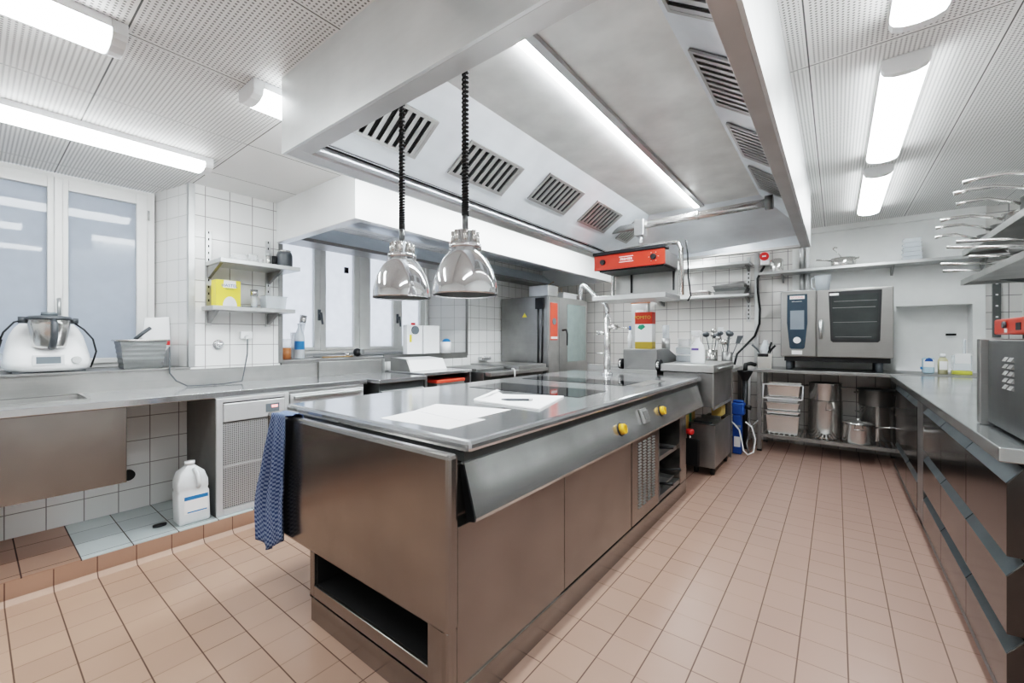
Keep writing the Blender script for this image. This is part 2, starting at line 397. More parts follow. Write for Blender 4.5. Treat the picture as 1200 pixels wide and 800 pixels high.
# windows ------------------------------------------------------------
def window(name, y0, y1, z0, z1, sashes, X, fm, pm, fw=.045):
    e = bpy.data.objects.new(name, None); C.objects.link(e); e['kind'] = 'structure'; e.location = (X, y0, z0)
    off = (X, y0, z0)
    b = MB().box(X - .04, X + .02, y0, y0 + fw, z0, z1).box(X - .04, X + .02, y1 - fw, y1, z0, z1).box(X - .04, X + .02, y0 + fw, y1 - fw, z0, z0 + .03).box(X - .04, X + .02, y0 + fw, y1 - fw, z1 - .03, z1)
    link('window_frame', b.bm, fm, e, off, .003)
    for (a, c, zb, zt, sy0, sy1) in sashes:      # pane a..c, sash outer sy0..sy1
        s = MB().box(X - .02, X + .035, sy0, a, z0 + .03, z1 - .03).box(X - .02, X + .035, c, sy1, z0 + .03, z1 - .03)
        s.box(X - .02, X + .035, a, c, z0 + .03, zb).box(X - .02, X + .035, a, c, zt, z1 - .03)
        so = link('sash', s.bm, fm, e, off, .003)
        link('pane', MB().box(X - .008, X, a, c, zb, zt).bm, pm, so, off)
    return e, off
w1, o1 = window('window_1', -.85, .868, 1.034, 2.345, [(-.30, -.02 + .335, 1.10, 2.24, -.36, .345), (.411, .762, 1.10, 2.24, .383, .822)], -4.15, M['frame_white'], M['pane1'])
link('pane', MB().box(-4.158, -4.15, -.80, -.37, 1.07, 2.31).bm, M['pane1'], w1, o1)
link('astragal', MB().box(-4.12, -4.098, .345, .383, 1.06, 2.31).bm, M['frame_white'], w1, o1, .004)
h = link('window_handle', MB().box(-4.115, -4.10, .350, .378, 1.44, 1.54).cyl((-4.10, .364, 1.50), (-4.07, .364, 1.50), .010).cyl((-4.075, .364, 1.505), (-4.07, .364, 1.39), .009).bm, M['alu'], w1, o1)
link('hinge', MB().cyl((-4.11, .828, 2.13), (-4.11, .828, 2.20), .007).cyl((-4.11, .828, 1.25), (-4.11, .828, 1.32), .007).bm, M['alu'], w1, o1)
w2, o2 = window('window_2', 1.60, 3.60, 1.09, 2.345, [(1.70, 2.105, 1.15, 2.27, 1.645, 2.165), (2.224, 2.54, 1.15, 2.27, 2.165, 2.60), (2.739, 3.048, 1.15, 2.27, 2.68, 3.109), (3.17, 3.45, 1.15, 2.27, 3.109, 3.53)], -4.15, M['frame_grey'], M['pane2'])
link('astragal', MB().box(-4.15, -4.105, 2.60, 2.68, 1.12, 2.31).bm, M['frame_grey'], w2, o2, .004)
for y in (2.15, 3.10):
    link('window_handle', MB().box(-4.115, -4.10, y - .012, y + .012, 1.42, 1.53).cyl((-4.10, y, 1.49), (-4.07, y, 1.49), .009).cyl((-4.072, y, 1.50), (-4.066, y + .012, 1.38), .010).bm, M['darkgrey'], w2, o2)

# ------------------------------------------------------------------ ceiling lamps
def make_lamp(label, loc, L=1.27, W=.165):
    t = Thing('ceiling_lamp', label, 'lamp', loc, 'long ceiling lamps', local=True)
    prof = [(-W / 2, 0), (-W / 2, -.045), (-W / 2 + .01, -.062), (-W / 4, -.074), (0, -.078), (W / 4, -.074), (W / 2 - .01, -.062), (W / 2, -.045), (W / 2, 0)]
    t.part('diffuser', MB().prism([(-W / 2 + .002, -.033)] + [(x * .985, z * .99 - .0005) for x, z in prof[1:-1]] + [(W / 2 - .002, -.033)], 'y', .045, L - .045), M['lamp'])
    t.part('housing', MB().box(-W / 2, W / 2, .045, L - .045, -.032, -.0005), M['endcap'])
    for a, c in ((0, .0445), (L - .0445, L)):
        t.part('end_cap', MB().prism(prof, 'y', a, c), M['endcap'], .004)
    return t.o
lampR = make_lamp('ceiling lamp over the right aisle, middle one of the row with both ends in view', (.245, 2.535, ZR))
dup(lampR, (.245, .955, ZR), 'ceiling lamp over the right aisle, nearest one, cut by the top of the photo')
dup(lampR, (.245, 4.06, ZR), 'ceiling lamp over the right aisle, farthest and smallest, close to the back wall')
dup(lampR, (-2.09, -.92, ZL), 'ceiling lamp at the top left corner, its far grey end cap showing')
dup(lampR, (-3.16, -.335, ZL), 'ceiling lamp running along the ceiling above the windows with the mixer')
dup(lampR, (-2.06, .745, ZL), 'short piece of ceiling lamp showing beside the left of the big hood')
dup(lampR, (-2.10, 2.05, ZL), 'added unseen ceiling lamp in the gap between the two hoods, hidden behind the big hood')  # unseen, added to continue the row and light the window hood's face
dup(lampR, (-2.10, 3.36, ZL), 'added unseen far ceiling lamp in the gap between the two hoods, hidden behind the big hood')  # unseen too, added further along the row to light the back
dup(lampR, (-1.5, 4.62, ZL), 'added unseen ceiling lamp behind the big hood above the fryer, hidden by the hood')  # unseen lamp, added to brighten the back of the room
dup(lampR, (.245, -.63, ZR), 'added unseen ceiling lamp over the right aisle, behind the viewpoint')  # out of view, added as extra light from behind the camera

# ------------------------------------------------------------------ big island hood
hx0, hx1, hy0, hy1, hz = -1.895, -.175, .825, 4.46, 2.033
T = Thing('extractor_hood', 'huge steel extractor hood hanging from the ceiling above the cooking island', 'extractor hood', (hx0, hy0, hz))
b = MB()
b.box(hx0, hx0 + .012, hy0, hy1, hz, ZL)                       # left side
b.prism([(hx0 + .012, hz), (hx1, hz), (hx1, ZR), (XM + .001, ZR), (XM + .001, ZL), (XM - .03, ZL), (hx0 + .012, ZL)], 'y', hy0, hy0 + .012)   # front
b.box(hx1 - .012, hx1, hy0 + .012, hy1, hz, ZR)                # right side
b.prism([(hx0 + .012, hz), (hx1 - .012, hz), (hx1 - .012, ZR), (XM + .001, ZR), (XM + .001, ZL), (XM - .03, ZL), (hx0 + .012, ZL)], 'y', hy1 - .012, hy1)
T.part('casing', b, M['hood'])
b = MB()                                                         # flat lower rim
b.box(hx0 + .012, -1.80, hy0 + .012, hy1 - .012, hz, hz + .02).box(-1.80, -.245, hy0 + .012, .908, hz, hz + .02)
b.box(-.245, hx1 - .012, hy0 + .012, hy1 - .012, hz, hz + .02).box(-1.80, -.245, 4.40, hy1 - .012, hz, hz + .02)
T.part('rim', b, M['rim'], .002)
T.part('gutter', MB().poly([(-1.80, .908, hz + .012), (-1.735, .908, hz + .003), (-1.735, 4.40, hz + .003), (-1.80, 4.40, hz + .012)]).box(-1.74, -1.735, .908, 4.4, hz + .001, hz + .03), M['hood_in'])
T.part('gutter_slot', MB().poly([(-1.735, .908, hz + .022), (-1.70, .908, hz + .022), (-1.70, 4.40, hz + .022), (-1.735, 4.40, hz + .022)]), M['dark'])
A = [(-1.71, .905, 2.052), (-.245, .905, 2.052), (-.245, 4.40, 2.052), (-1.71, 4.40, 2.052)]
B = [(-1.31, 1.20, 2.33), (-.44, 1.20, 2.33), (-.44, 3.67, 2.33), (-1.31, 3.67, 2.33)]
b = MB()
B[1] = (-.46, 1.20, 2.33); B[2] = (-.46, 3.67, 2.33)
A2 = [A[0], (-.19, .905, 2.14), (-.19, 4.40, 2.14), A[3]]
b.poly([A2[3], A2[0], B[0], B[3]]); b.poly([A2[1], A2[2], B[2], B[1]]); b.poly([A[0], A[1], A2[1], B[1], B[0]]); b.poly([A[2], A[3], B[3], B[2], A2[2]])
b.poly([(-.245, .905, 2.056), (-.245, 4.40, 2.056), (-.19, 4.40, 2.056), (-.19, .905, 2.056)])
T.part('inner_lining', b, M['hood_in'])
b = MB()
for k in range(3):
    ya, yb = 1.20 + k * 2.47 / 3, 1.20 + (k + 1) * 2.47 / 3
    b.poly([(-1.31, ya, 2.33), (-.46, ya, 2.33), (-.46, yb - .004, 2.33), (-1.31, yb - .004, 2.33)])
b.poly([(-1.31, 1.2, 2.333), (-.46, 1.2, 2.333), (-.46, 3.67, 2.333), (-1.31, 3.67, 2.333)])
T.part('ceiling_panel', b, M['hood_ceil'])
T.part('light_strip', MB().box(-.926, -.886, 1.21, 3.66, 2.315, 2.329), M['led'])
T.part('light_rail', MB().box(-.885, -.85, 1.21, 3.66, 2.31, 2.329), M['alu'])
def slope_pt(P0, P1, s, y, n=0.0):
    d = Vector((P1[0] - P0[0], 0, P1[1] - P0[1])); nn = Vector((-d.z, 0, d.x)).normalized()
    if P0[0] > P1[0]: nn = -nn
    p = Vector((P0[0], y, P0[1])) + d * s - nn * n
    return p
def grille(T, P0, P1, s0, s1, y0, y1, nb, slats_along_slope=True):
    """framed slotted filter set into a sloped panel"""
    f = MB(); e = .016
    def q(mb, sa, sb, ya, yb, h0, h1):
        bot = [slope_pt(P0, P1, sa, ya, h0), slope_pt(P0, P1, sb, ya, h0), slope_pt(P0, P1, sb, yb, h0), slope_pt(P0, P1, sa, yb, h0)]
        top = [slope_pt(P0, P1, sa, ya, h1), slope_pt(P0, P1, sb, ya, h1), slope_pt(P0, P1, sb, yb, h1), slope_pt(P0, P1, sa, yb, h1)]
        mb.hexa(bot, top)
    L = math.dist(P0, P1); es = e / L
    bk = MB(); q(bk, s0, s1, y0, y1, .001, .003); 
    fr = T.part('grille_backing', bk, M['dark'])
    q(f, s0, s0 + es, y0, y1, .001, .011); q(f, s1 - es, s1, y0, y1, .001, .011)
    q(f, s0 + es, s1 - es, y0, y0 + e, .001, .011); q(f, s0 + es, s1 - es, y1 - e, y1, .001, .011)
    if slats_along_slope:
        st = (y1 - y0 - 2 * e) / nb
        for k in range(nb):
            a = y0 + e + st * (k + .5); q(f, s0 + es, s1 - es, a, a + st * .5, .003, .010)
    else:
        st = (s1 - s0 - 2 * es) / nb
        for k in range(nb):
            a = s0 + es + st * (k + .5); q(f, a, a + st * .5, y0 + e, y1 - e, .003, .010)
    T.part('grille', f, M['steel'], 0)
PL0, PL1 = (-1.71, 2.052), (-1.31, 2.33)
for ya, yb in ((.95, 1.32), (1.54, 1.985), (2.20, 2.65), (2.855, 3.31), (3.56, 3.80)):
    grille(T, PL0, PL1, .22 if ya < 2 else .33, .66 if ya < 2 else .77, ya, yb, 8 if yb - ya > .3 else 5)
PR0, PR1 = (-.19, 2.14), (-.46, 2.33)
for ya, yb in ((.92, 1.39), (1.62, 2.08), (2.29, 2.76), (2.94, 3.42)):
    grille(T, PR0, PR1, .04, .88, ya, yb, 9)
# ------------------------------------------------------------------ hood over the windows
T = Thing('extractor_hood', 'white-lit steel extractor hood on the window wall, behind the big hood', 'extractor hood', (-3.68, 1.56, 2.035))
gx, gy, gz, gy1 = -2.515, 1.56, 2.035, 5.55
T.part('casing', MB().box(XL + .006, gx - .012, gy, gy + .012, gz, ZL - .001).box(gx - .012, gx, gy, gy1, gz, ZL - .001).box(XL + .006, gx - .012, gy1 - .012, gy1, gz, ZL - .001), M['hood_lit'])
T.part('rim', MB().box(XL + .006, gx - .012, gy + .012, gy + .075, gz, gz + .02).box(gx - .06, gx - .012, gy + .075, gy1 - .012, gz, gz + .02), M['hood'], .002)
G0, G1 = (gx - .06, gz + .02), (gx - .50, gz + .27)
T.part('inner_lining', MB().poly([(G0[0], gy + .075, G0[1]), (G0[0], gy1 - .012, G0[1]), (G1[0], gy1 - .012, G1[1]), (G1[0], gy + .075, G1[1])])
       .poly([(G1[0], gy + .012, G1[1]), (XL + .01, gy + .012, G1[1]), (XL + .01, gy1 - .012, G1[1]), (G1[0], gy1 - .012, G1[1])])
       .poly([(XL + .25, gy + .075, gz + .02), (XL + .25, gy1 - .012, gz + .02), (XL + .02, gy1 - .012, gz + .2), (XL + .02, gy + .075, gz + .2)]), M['hood_in'])
T.part('gutter', MB().box(XL + .008, XL + .25, gy + .075, gy1 - .012, gz + .001, gz + .03), M['steel_mid'])
for ya, yb in ((1.66, 2.02), (2.95, 3.3), (4.2, 4.55)):
    grille(T, G0, G1, .12, .42, ya, yb, 7)

# ------------------------------------------------------------------ cooking island
wx0, wx1, wy0, wy1, wz = -2.25, -.952, 1.0, 4.0, .90
T = Thing('cooking_island', 'long stainless steel cooking island in the middle of the kitchen', 'kitchen island', (-1.6, 2.4, 0))
T.part('worktop', MB().box(wx0, wx1, wy0, wy1, wz - .042, wz), M['steel_top'], .015)
T.part('worktop_underside', MB().box(wx0 + .03, wx1 - .03, wy0 + .01, wy1 - .03, wz - .075, wz - .0425), M['steel_dark'])
# raised end panel
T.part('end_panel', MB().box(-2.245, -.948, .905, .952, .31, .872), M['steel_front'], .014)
# body: shell around the front niche
bx0, bx1, by0, by1 = -1.83, -.962, .915, 3.53
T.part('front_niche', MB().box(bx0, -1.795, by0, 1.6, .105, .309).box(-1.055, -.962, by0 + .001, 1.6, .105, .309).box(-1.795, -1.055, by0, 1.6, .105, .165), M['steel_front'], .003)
T.part('corner_post', MB().prism([(-1.056 + .0, .916), (-.985, .912), (-.966, .918), (-.9605, .94), (-.9605, .96), (-1.056, .96)], 'z', 0, .308), M['steel_front'])
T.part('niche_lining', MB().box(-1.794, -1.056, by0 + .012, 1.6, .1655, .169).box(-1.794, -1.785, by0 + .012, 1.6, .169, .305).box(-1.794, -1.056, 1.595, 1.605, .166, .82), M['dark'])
T.part('front_plinth', MB().box(bx0, -1.057, by0 + .006, by1, 0, .104).box(-1.057, -.97, .97, by1 - .01, 0, .104), M['steel_front'], .002)
T.part('front_plinth_edge', MB().box(bx0 + .0, -1.058, by0, by0 + .005, .108, .116), M['steel'])
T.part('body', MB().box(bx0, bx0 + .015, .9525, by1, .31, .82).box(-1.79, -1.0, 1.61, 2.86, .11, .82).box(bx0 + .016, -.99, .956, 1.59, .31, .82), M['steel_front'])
T.part('left_support', MB().box(-2.22, -1.835, .9525, 3.9, .62, .824), M['steel_mid'], .003)
# side panels of the aisle side
for a, c in ((.955, 1.62), (1.624, 2.39)):
    T.part('side_panel', MB().box(-.992, -.957, a, c, .118, .633), M['steel_front'], .003)
T.part('side_kick', MB().box(-.985, -.9565, .955, by1, .0, .108), M['steel_front'], .003)
vp = T.part('vent_panel', MB().box(-.992, -.957, 2.404, 2.868, .118, .633), M['steel_front'], .003)
for c in range(4):
    b = MB()
    for r in range(22):
        y = 2.52 + c * .08; z = .20 + r * .0185
        b.prism([(-.957, z), (-.9565, z + .010), (-.950, z + .001)], 'y', y - .024, y + .024)
    T.part('vent_slots', b, M['steel'], 0, vp)
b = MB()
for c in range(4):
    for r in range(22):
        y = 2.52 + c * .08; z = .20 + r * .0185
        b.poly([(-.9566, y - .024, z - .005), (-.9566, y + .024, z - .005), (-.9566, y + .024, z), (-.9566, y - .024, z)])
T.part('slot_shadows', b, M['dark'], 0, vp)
T.part('open_compartment', MB().box(-1.6, -.957, 2.872, 2.885, .118, .633).box(-1.6, -1.58, 2.885, 3.37, .118, .82).box(-1.6, -.962, 2.885, 3.37, .118, .15), M['steel_mid'])
T.part('end_post', MB().box(-1.6, -.957, 3.371, 3.53, .109, .633), M['steel_front'], .003)
T.part('compartment_shelf', MB().box(-1.58, -.985, 2.886, 3.37, .395, .405).box(-1.0, -.985, 2.886, 3.37, .375, .395), M['steel'])
# sloped control strip
T.part('control_strip', MB().mat(0).prism([(-.972, .824), (-.918, .655), (-.922, .642), (-.957, .635), (-.99, .824)], 'y', 1.0, 3.93).mat(1).prism([(-.972, .822), (-.920, .655), (-.924, .644), (-.954, .638), (-.988, .822)], 'y', .994, .9995), [M['strip'], M['black']])
def on_strip(z):  return -.972 + (.824 - z) * (.054 / .169)
dn = Vector((.169, 0, .054)).normalized()
for y, z in ((2.20, .735), (2.88, .745)):
    c = Vector((on_strip(z), y, z))
    k = T.part('knob', MB().cyl(c + dn * .001, c + dn * .03, .031, .027, 24).box(c.x + .026, c.x + .036, y - .006, y + .006, z - .012, z + .028), M['yellow'])
    T.part('knob_collar', MB().cyl(c, c + dn * .004, .036, .036, 24), M['black'], 0, k)
T.part('socket', MB().prism([(on_strip(.80) + .001, .80), (on_strip(.715) + .001, .715), (on_strip(.715) + .02, .72), (on_strip(.80) + .018, .805)], 'y', 2.515, 2.60), M['alu'], .004)
T.part('socket_lid', MB().prism([(on_strip(.785) + .019, .79), (on_strip(.73) + .021, .735), (on_strip(.73) + .028, .738), (on_strip(.785) + .026, .793)], 'y', 2.525, 2.59), M['steel'], .002)
# ceramic hobs, drain plate
T.part('ceramic_hob', MB().box(-2.02, -1.165, 2.13, 2.50, wz + .0004, wz + .002), M['blackglass'])
T.part('ceramic_hob', MB().box(-2.10, -1.20, 2.86, 3.17, wz + .0004, wz + .002), M['blackglass'])
T.part('griddle_plate', MB().box(-1.19, -1.08, 2.86, 3.40, wz + .0004, wz + .002), M['steel_mid'])
# pans and trays in the open compartment
def frypan(label, c, r, hdir, hl=.2, h=.045, group=None, mat='darkgrey', hmat='black', lift=.05):
    t = Thing('frying_pan', label, 'pan', c, group)
    x, y, z = c
    t.part('pan_body', MB().lathe([(0, .0), (r * .78, 0), (r, h), (r + .003, h), (r * .8, .004), (0, .004)], c), M[mat])
    d = Vector((math.cos(hdir), math.sin(hdir), 0)); p = Vector((x, y, z + h * .85))
    t.part('handle', MB().tube([p + d * r, p + d * (r + .06) + Vector((0, 0, lift * .5)), p + d * (r + hl) + Vector((0, 0, lift))], [.009, .009, .011], 8), M[hmat])
    return t
frypan('black frying pan on the upper shelf inside the island, handle towards the aisle', (-1.16, 3.06, .4055), .12, .05, .12, lift=.015)
frypan('black frying pan at the bottom of the open island compartment, below a shelf', (-1.18, 3.05, .1505), .13, -.05, .14, lift=.02)
frypan('black frying pan stacked over another at the bottom of the island compartment', (-1.20, 3.16, .20), .12, .1, .18, lift=.04)
one('baking_tray', MB().tray(-1.35, -1.0, 3.10, 3.33, .152, .180, .008, .006), M['steel'], 'shallow steel tray lying at the bottom of the open island compartment', 'tray', (-1.2, 3.2, .152))

# swivel tap on the island
fx, fy = -1.70, 3.66
T = Thing('pot_filler_tap', 'tall chrome swivel tap rising from the far end of the island worktop', 'tap', (fx, fy, wz))
T.part('base_ring', MB().lathe([(0, 0), (.05, 0), (.05, .014), (.036, .022), (.036, .05), (0, .05)], (fx, fy, wz)), M['chrome'])
T.part('riser', MB().cyl((fx, fy, wz + .05), (fx, fy, 1.435), .031), M['polished'])
T.part('upper_pipe', MB().tube([(fx, fy, 1.435), (fx, fy, 1.52), (fx - .01, fy, 1.55), (fx - .23, fy, 1.745), (fx - .255, fy, 1.76), (fx - .275, fy, 1.745), (fx - .28, fy, 1.62)], [.02, .02, .019, .017, .019, .021, .021], 12), M['chrome'])
T.part('valve_handle', MB().cyl((fx + .02, fy, 1.345), (fx + .10, fy, 1.345), .022).cyl((fx + .10, fy, 1.345), (fx + .22, fy, 1.33), .006), M['polished'])
T.part('side_valve', MB().cyl((fx - .10, fy, 1.292), (fx - .02, fy, 1.292), .016).cyl((fx - .10, fy, 1.272), (fx - .10, fy, 1.312), .012), M['polished'])
T.part('clip', MB().cyl((fx - .12, fy, 1.10), (fx - .02, fy, 1.10), .006), M['polished'])

# papers, clipboard, pen
def sheet(name, pts, z, th, mat, label, cat, group=None):
    b = MB().prism(pts, 'z', z, z + th)
    return one(name, b, mat, label, cat, (pts[0][0], pts[0][1], z), group)
sheet('paper_sheet', [(-1.52, 1.06), (-1.135, 1.085), (-1.15, 1.31), (-1.555, 1.29)], wz + .0005, .001, M['paper'], 'white paper sheet nearest to the island front edge', 'paper', 'loose papers on the island')
sheet('paper_sheet', [(-1.55, 1.27), (-1.19, 1.22), (-1.21, 1.56), (-1.62, 1.46)], wz + .002, .001, M['paper'], 'white paper sheet between the front sheet and the notepad', 'paper', 'loose papers on the island')
T = Thing('notepad', 'white notepad with a raised folded sheet, lying on the island', 'notepad', (-1.35, 1.80, wz + .0005))
T.part('pad', MB().prism([(-1.545, 1.66), (-1.10, 1.63), (-1.24, 2.09), (-1.60, 1.92)], 'z', wz + .001, wz + .008), M['paper'])
T.part('flipped_page', MB().poly([(-1.545, 1.66, wz + .009), (-1.50, 1.66, wz + .0085), (-1.55, 1.92, wz + .0085), (-1.60, 1.92, wz + .03), ]).poly([(-1.545, 1.66, wz + .012), (-1.60, 1.92, wz + .034), (-1.58, 1.93, wz + .03), (-1.53, 1.67, wz + .009)]), M['paper'])
PZ = wz + .0155
T = Thing('ballpoint_pen', 'dark ballpoint pen lying on the white notepad', 'pen', (-1.32, 1.77, PZ))
T.part('barrel', MB().tube([(-1.40, 1.72, PZ), (-1.37, 1.735, PZ), (-1.28, 1.80, PZ)], [.003, .006, .006], 10), M['darkgrey'])
T.part('cap', MB().tube([(-1.28, 1.80, PZ), (-1.265, 1.812, PZ)], [.0065, .0065], 10), M['polished'])

# towel over the end panel
def towel():
    bm = bmesh.new(); uv = bm.loops.layers.uv.new('UVMap')
    NU, NV = 22, 44; g = []
    for j in range(NV + 1):
        v = j / NV; row = []
        s = v * .70                       # arclength: back hang, over the top, front hang
        for i in range(NU + 1):
            u = i / NU
            fold = .017 * math.sin(u * 13 + v * 1.5) + .008 * math.sin(u * 27 - v * 4)
            if s < .06: y, z = .957 + .001, .872 - (.06 - s); fold *= .1
            elif s < .12: a = (s - .06) / .06; y, z = .957 - a * .062, .878 + .010 * math.sin(a * PI); fold *= .08
            else:
                d = s - .12; y, z = .892 - .004, .876 - d
                fold *= min(1, .2 + d * 3)
            hang = max(0, s - .12)
            wid = .13 + .15 * min(1, hang / .35) - .05 * max(0, hang - .45) / .25
            xc = -2.035 - .085 * min(1, hang / .4) + .03 * max(0, hang - .45) / .25
            x = xc + (u - .5) * wid
            if s > .12:
                z -= .10 * (1 - abs(u - .28) * 1.6) * (hang / .6) - .02
                z = min(z, .872 if hang > .02 else z)
            row.append(bm.verts.new((x, y - .016 - fold if s > .12 else y - .0, z + (.003 if s <= .12 else 0))))
        g.append(row)
    for j in range(NV):
        for i in range(NU):
            f = bm.faces.new((g[j][i], g[j][i + 1], g[j + 1][i + 1], g[j + 1][i])); f.smooth = True
            for lp, (a, c) in zip(f.loops, ((i, j), (i + 1, j), (i + 1, j + 1), (i, j + 1))): lp[uv].uv = (a / NU * .26, c / NV * .70)
    return bm
tb = towel()
to = link('kitchen_towel', tb, M['towel'], None, (-2.08, .9, .87)); to.location = (-2.08, .9, .87)
to['label'] = 'blue and white checked cloth towel hanging over the island end panel'; to['category'] = 'towel'
sm = to.modifiers.new('thick', 'SOLIDIFY'); sm.thickness = .003

# ------------------------------------------------------------------ appliances behind the island
T = Thing('tilting_pan', 'steel tilting pan with a wedge-shaped closed lid at the far end of the island', 'tilting pan', (-1.55, 4.5, 0))
T.part('body', MB().box(-1.93, -1.36, 4.02, 4.90, .10, .895), M['steel_mid'], .004)
T.part('lid', MB().prism([(4.03, .935), (4.03, 1.135), (4.38, 1.135), (4.86, .99), (4.86, .935)], 'x', -1.695, -1.36), M['steel_mid'], .005)
T.part('collar', MB().box(-1.90, -1.36, 4.03, 4.88, .896, .934), M['steel'], .003)
for x in (-1.722, -1.345):
    T.part('hinge_drum', MB().cyl((x - .012, 4.02, .985), (x + .012, 4.02, .985), .035, .035, 20).mat(1).cyl((x - .02, 4.05, .985), (x + .02, 4.05, .985), .052, .052, 20), [M['polished'], M['black']])
T.part('rear_upstand', MB().box(-2.10, -1.76, 4.04, 4.07, .90, .965), M['steel'], .002)
for x in (-1.85, -1.45):
    for y in (4.1, 4.8): T.part('leg', MB().cyl((x, y, 0), (x, y, .10), .022), M['black'])
T = Thing('deep_fryer', 'steel fryer with a flat closed lid, right of the wedge-lidded pan', 'deep fryer', (-1.1, 4.5, 0))
T.part('lid', MB().box(-1.33, -.855, 4.03, 4.92, .93, 1.0), M['steel'], .006)
T.part('body', MB().box(-1.31, -.875, 4.06, 4.90, .62, .925), M['steel_mid'], .004)
T.part('side_frame', MB().box(-.872, -.86, 4.04, 4.06, .60, .925).box(-.872, -.86, 4.88, 4.90, .60, .925).box(-.872, -.86, 4.06, 4.88, .60, .62), M['steel'])
for xa, ya in ((-1.31, 4.86), (-.90, 4.86), (-1.31, 4.06)): T.part('leg', MB().box(xa, xa + .03, ya, ya + .04, 0, .619), M['steel_mid'])
T.part('lid_handle', MB().cyl((-.845, 4.15, .965), (-.845, 4.80, .965), .008).cyl((-.856, 4.2, .965), (-.84, 4.2, .965), .006).cyl((-.856, 4.75, .965), (-.84, 4.75, .965), .006), M['alu'])
# pulled-out oil drawer
T = Thing('oil_filter_trolley', 'low steel oil trolley on black castors standing below the fryer', 'trolley', (-.96, 4.4, 0))
T.part('tank', MB().box(-1.06, -1.048, 4.06, 4.76, .075, .46).box(-.868, -.856, 4.06, 4.76, .075, .46).box(-1.048, -.868, 4.06, 4.072, .075, .46).box(-1.048, -.868, 4.748, 4.76, .075, .46).box(-1.048, -.868, 4.072, 4.748, .075, .10), M['steel_mid'], .003)
T.part('oil', MB().box(-1.047, -.869, 4.38, 4.747, .43, .436), M['oil'])
T.part('cover', MB().box(-1.075, -.85, 4.05, 4.36, .461, .472), M['steel_dark'], .002)
T.part('cover_handle', MB().box(-1.04, -.88, 4.07, 4.10, .4725, .486), M['black'], .003)
T.part('rim_tray', MB().box(-1.05, -.88, 4.40, 4.44, .461, .49), M['steel'], .003)
for x in (-1.03, -.89):
    for y in (4.14, 4.68):
        T.part('castor', MB().cyl((x - .014, y, .036), (x + .014, y, .036), .036, .036, 18).box(x - .016, x + .016, y - .016, y + .016, .05, .0748), M['rubber'])
one('food_carton', MB().mat(0).box(-1.20, -1.09, 4.10, 4.32, .40, .56).mat(1).box(-1.0895, -1.089, 4.12, 4.20, .42, .54), [M['ybox'], M['green']], 'yellow food carton wedged between the island and the oil trolley', 'carton', (-1.15, 4.2, .40))
T = Thing('drain_valve', 'red-handled drain valve beside the black plate at the island end', 'valve', (-1.02, 3.88, .36))
T.part('handle', MB().lathe([(0, 0), (.03, 0), (.036, .02), (.03, .04), (0, .04)], (-1.02, 3.88, .40)), M['redp'])
T.part('stem', MB().cyl((-1.02, 3.88, .36), (-1.02, 3.88, .40), .012), M['polished'])
one('splash_plate', MB().box(-1.06, -.94, 3.87, 3.90, .12, .36), M['black'], 'black upright plate between the island end post and the oil trolley', 'plate', (-1.0, 3.88, .12), bevel=.02)
one('drawer_carton', MB().box(-.99, -.90, 4.55, 4.74, .47, .56), M['ybox'], 'tan carton standing on the oil trolley below the fryer', 'carton', (-.95, 4.6, .47))
# things on the pan and fryer
tx, ty, tz = -1.54, 4.16, 1.1355
T = Thing('tomato_tin', 'square tin with red, white and gold label standing on the wedge lid', 'tin', (tx, ty, tz))
T.part('tin_body', MB().mat(0).box(tx - .088, tx + .088, ty, ty + .10, tz, tz + .07).mat(1).box(tx - .088, tx + .088, ty, ty + .10, tz + .07, tz + .25).mat(2).box(tx - .088, tx + .088, ty, ty + .10, tz + .25, tz + .37), [M['gold'], M['paper'], M['red']], .002)
T.part('lid', MB().box(tx - .08, tx + .0, ty + .01, ty + .08, tz + .371, tz + .395), M['plastic_white'])
T.part('leaf_print', MB().poly([(tx - .06, ty - .001, tz + .21), (tx - .02, ty - .001, tz + .19), (tx + .02, ty - .001, tz + .22), (tx, ty - .001, tz + .245), (tx - .045, ty - .001, tz + .24)]), M['green'])
T.text('lettering', 'POMITO', .045, (tx - .01, ty - .0015, tz + .315), RX, M['gold'])
tx2, ty2, tz2 = -1.63, 4.30, 1.136
T = Thing('tall_tin', 'tall steel tin with brown rim standing behind the tomato tin', 'tin', (tx2, ty2, tz2))
T.part('tin_body', MB().box(tx2 - .095, tx2 + .085, ty2, ty2 + .07, tz2, tz2 + .47), M['alu'], .006)
T.part('rim', MB().box(tx2 - .097, tx2 + .087, ty2 - .002, ty2 + .072, tz2 + .471, tz2 + .50), M['brown'])
T = Thing('detergent_bottle', 'thin white detergent bottle left of the tomato tin', 'bottle', (-1.675, 4.14, 1.1355))
T.part('bottle_body', MB().lathe([(0, 0), (.022, 0), (.023, .12), (.012, .16), (.012, .19), (0, .19)], (-1.672, 4.14, 1.1355)), M['plastic_white'])
T.part('cap', MB().lathe([(0, .19), (.013, .19), (.010, .23), (0, .23)], (-1.672, 4.14, 1.1365)), M['blue'])
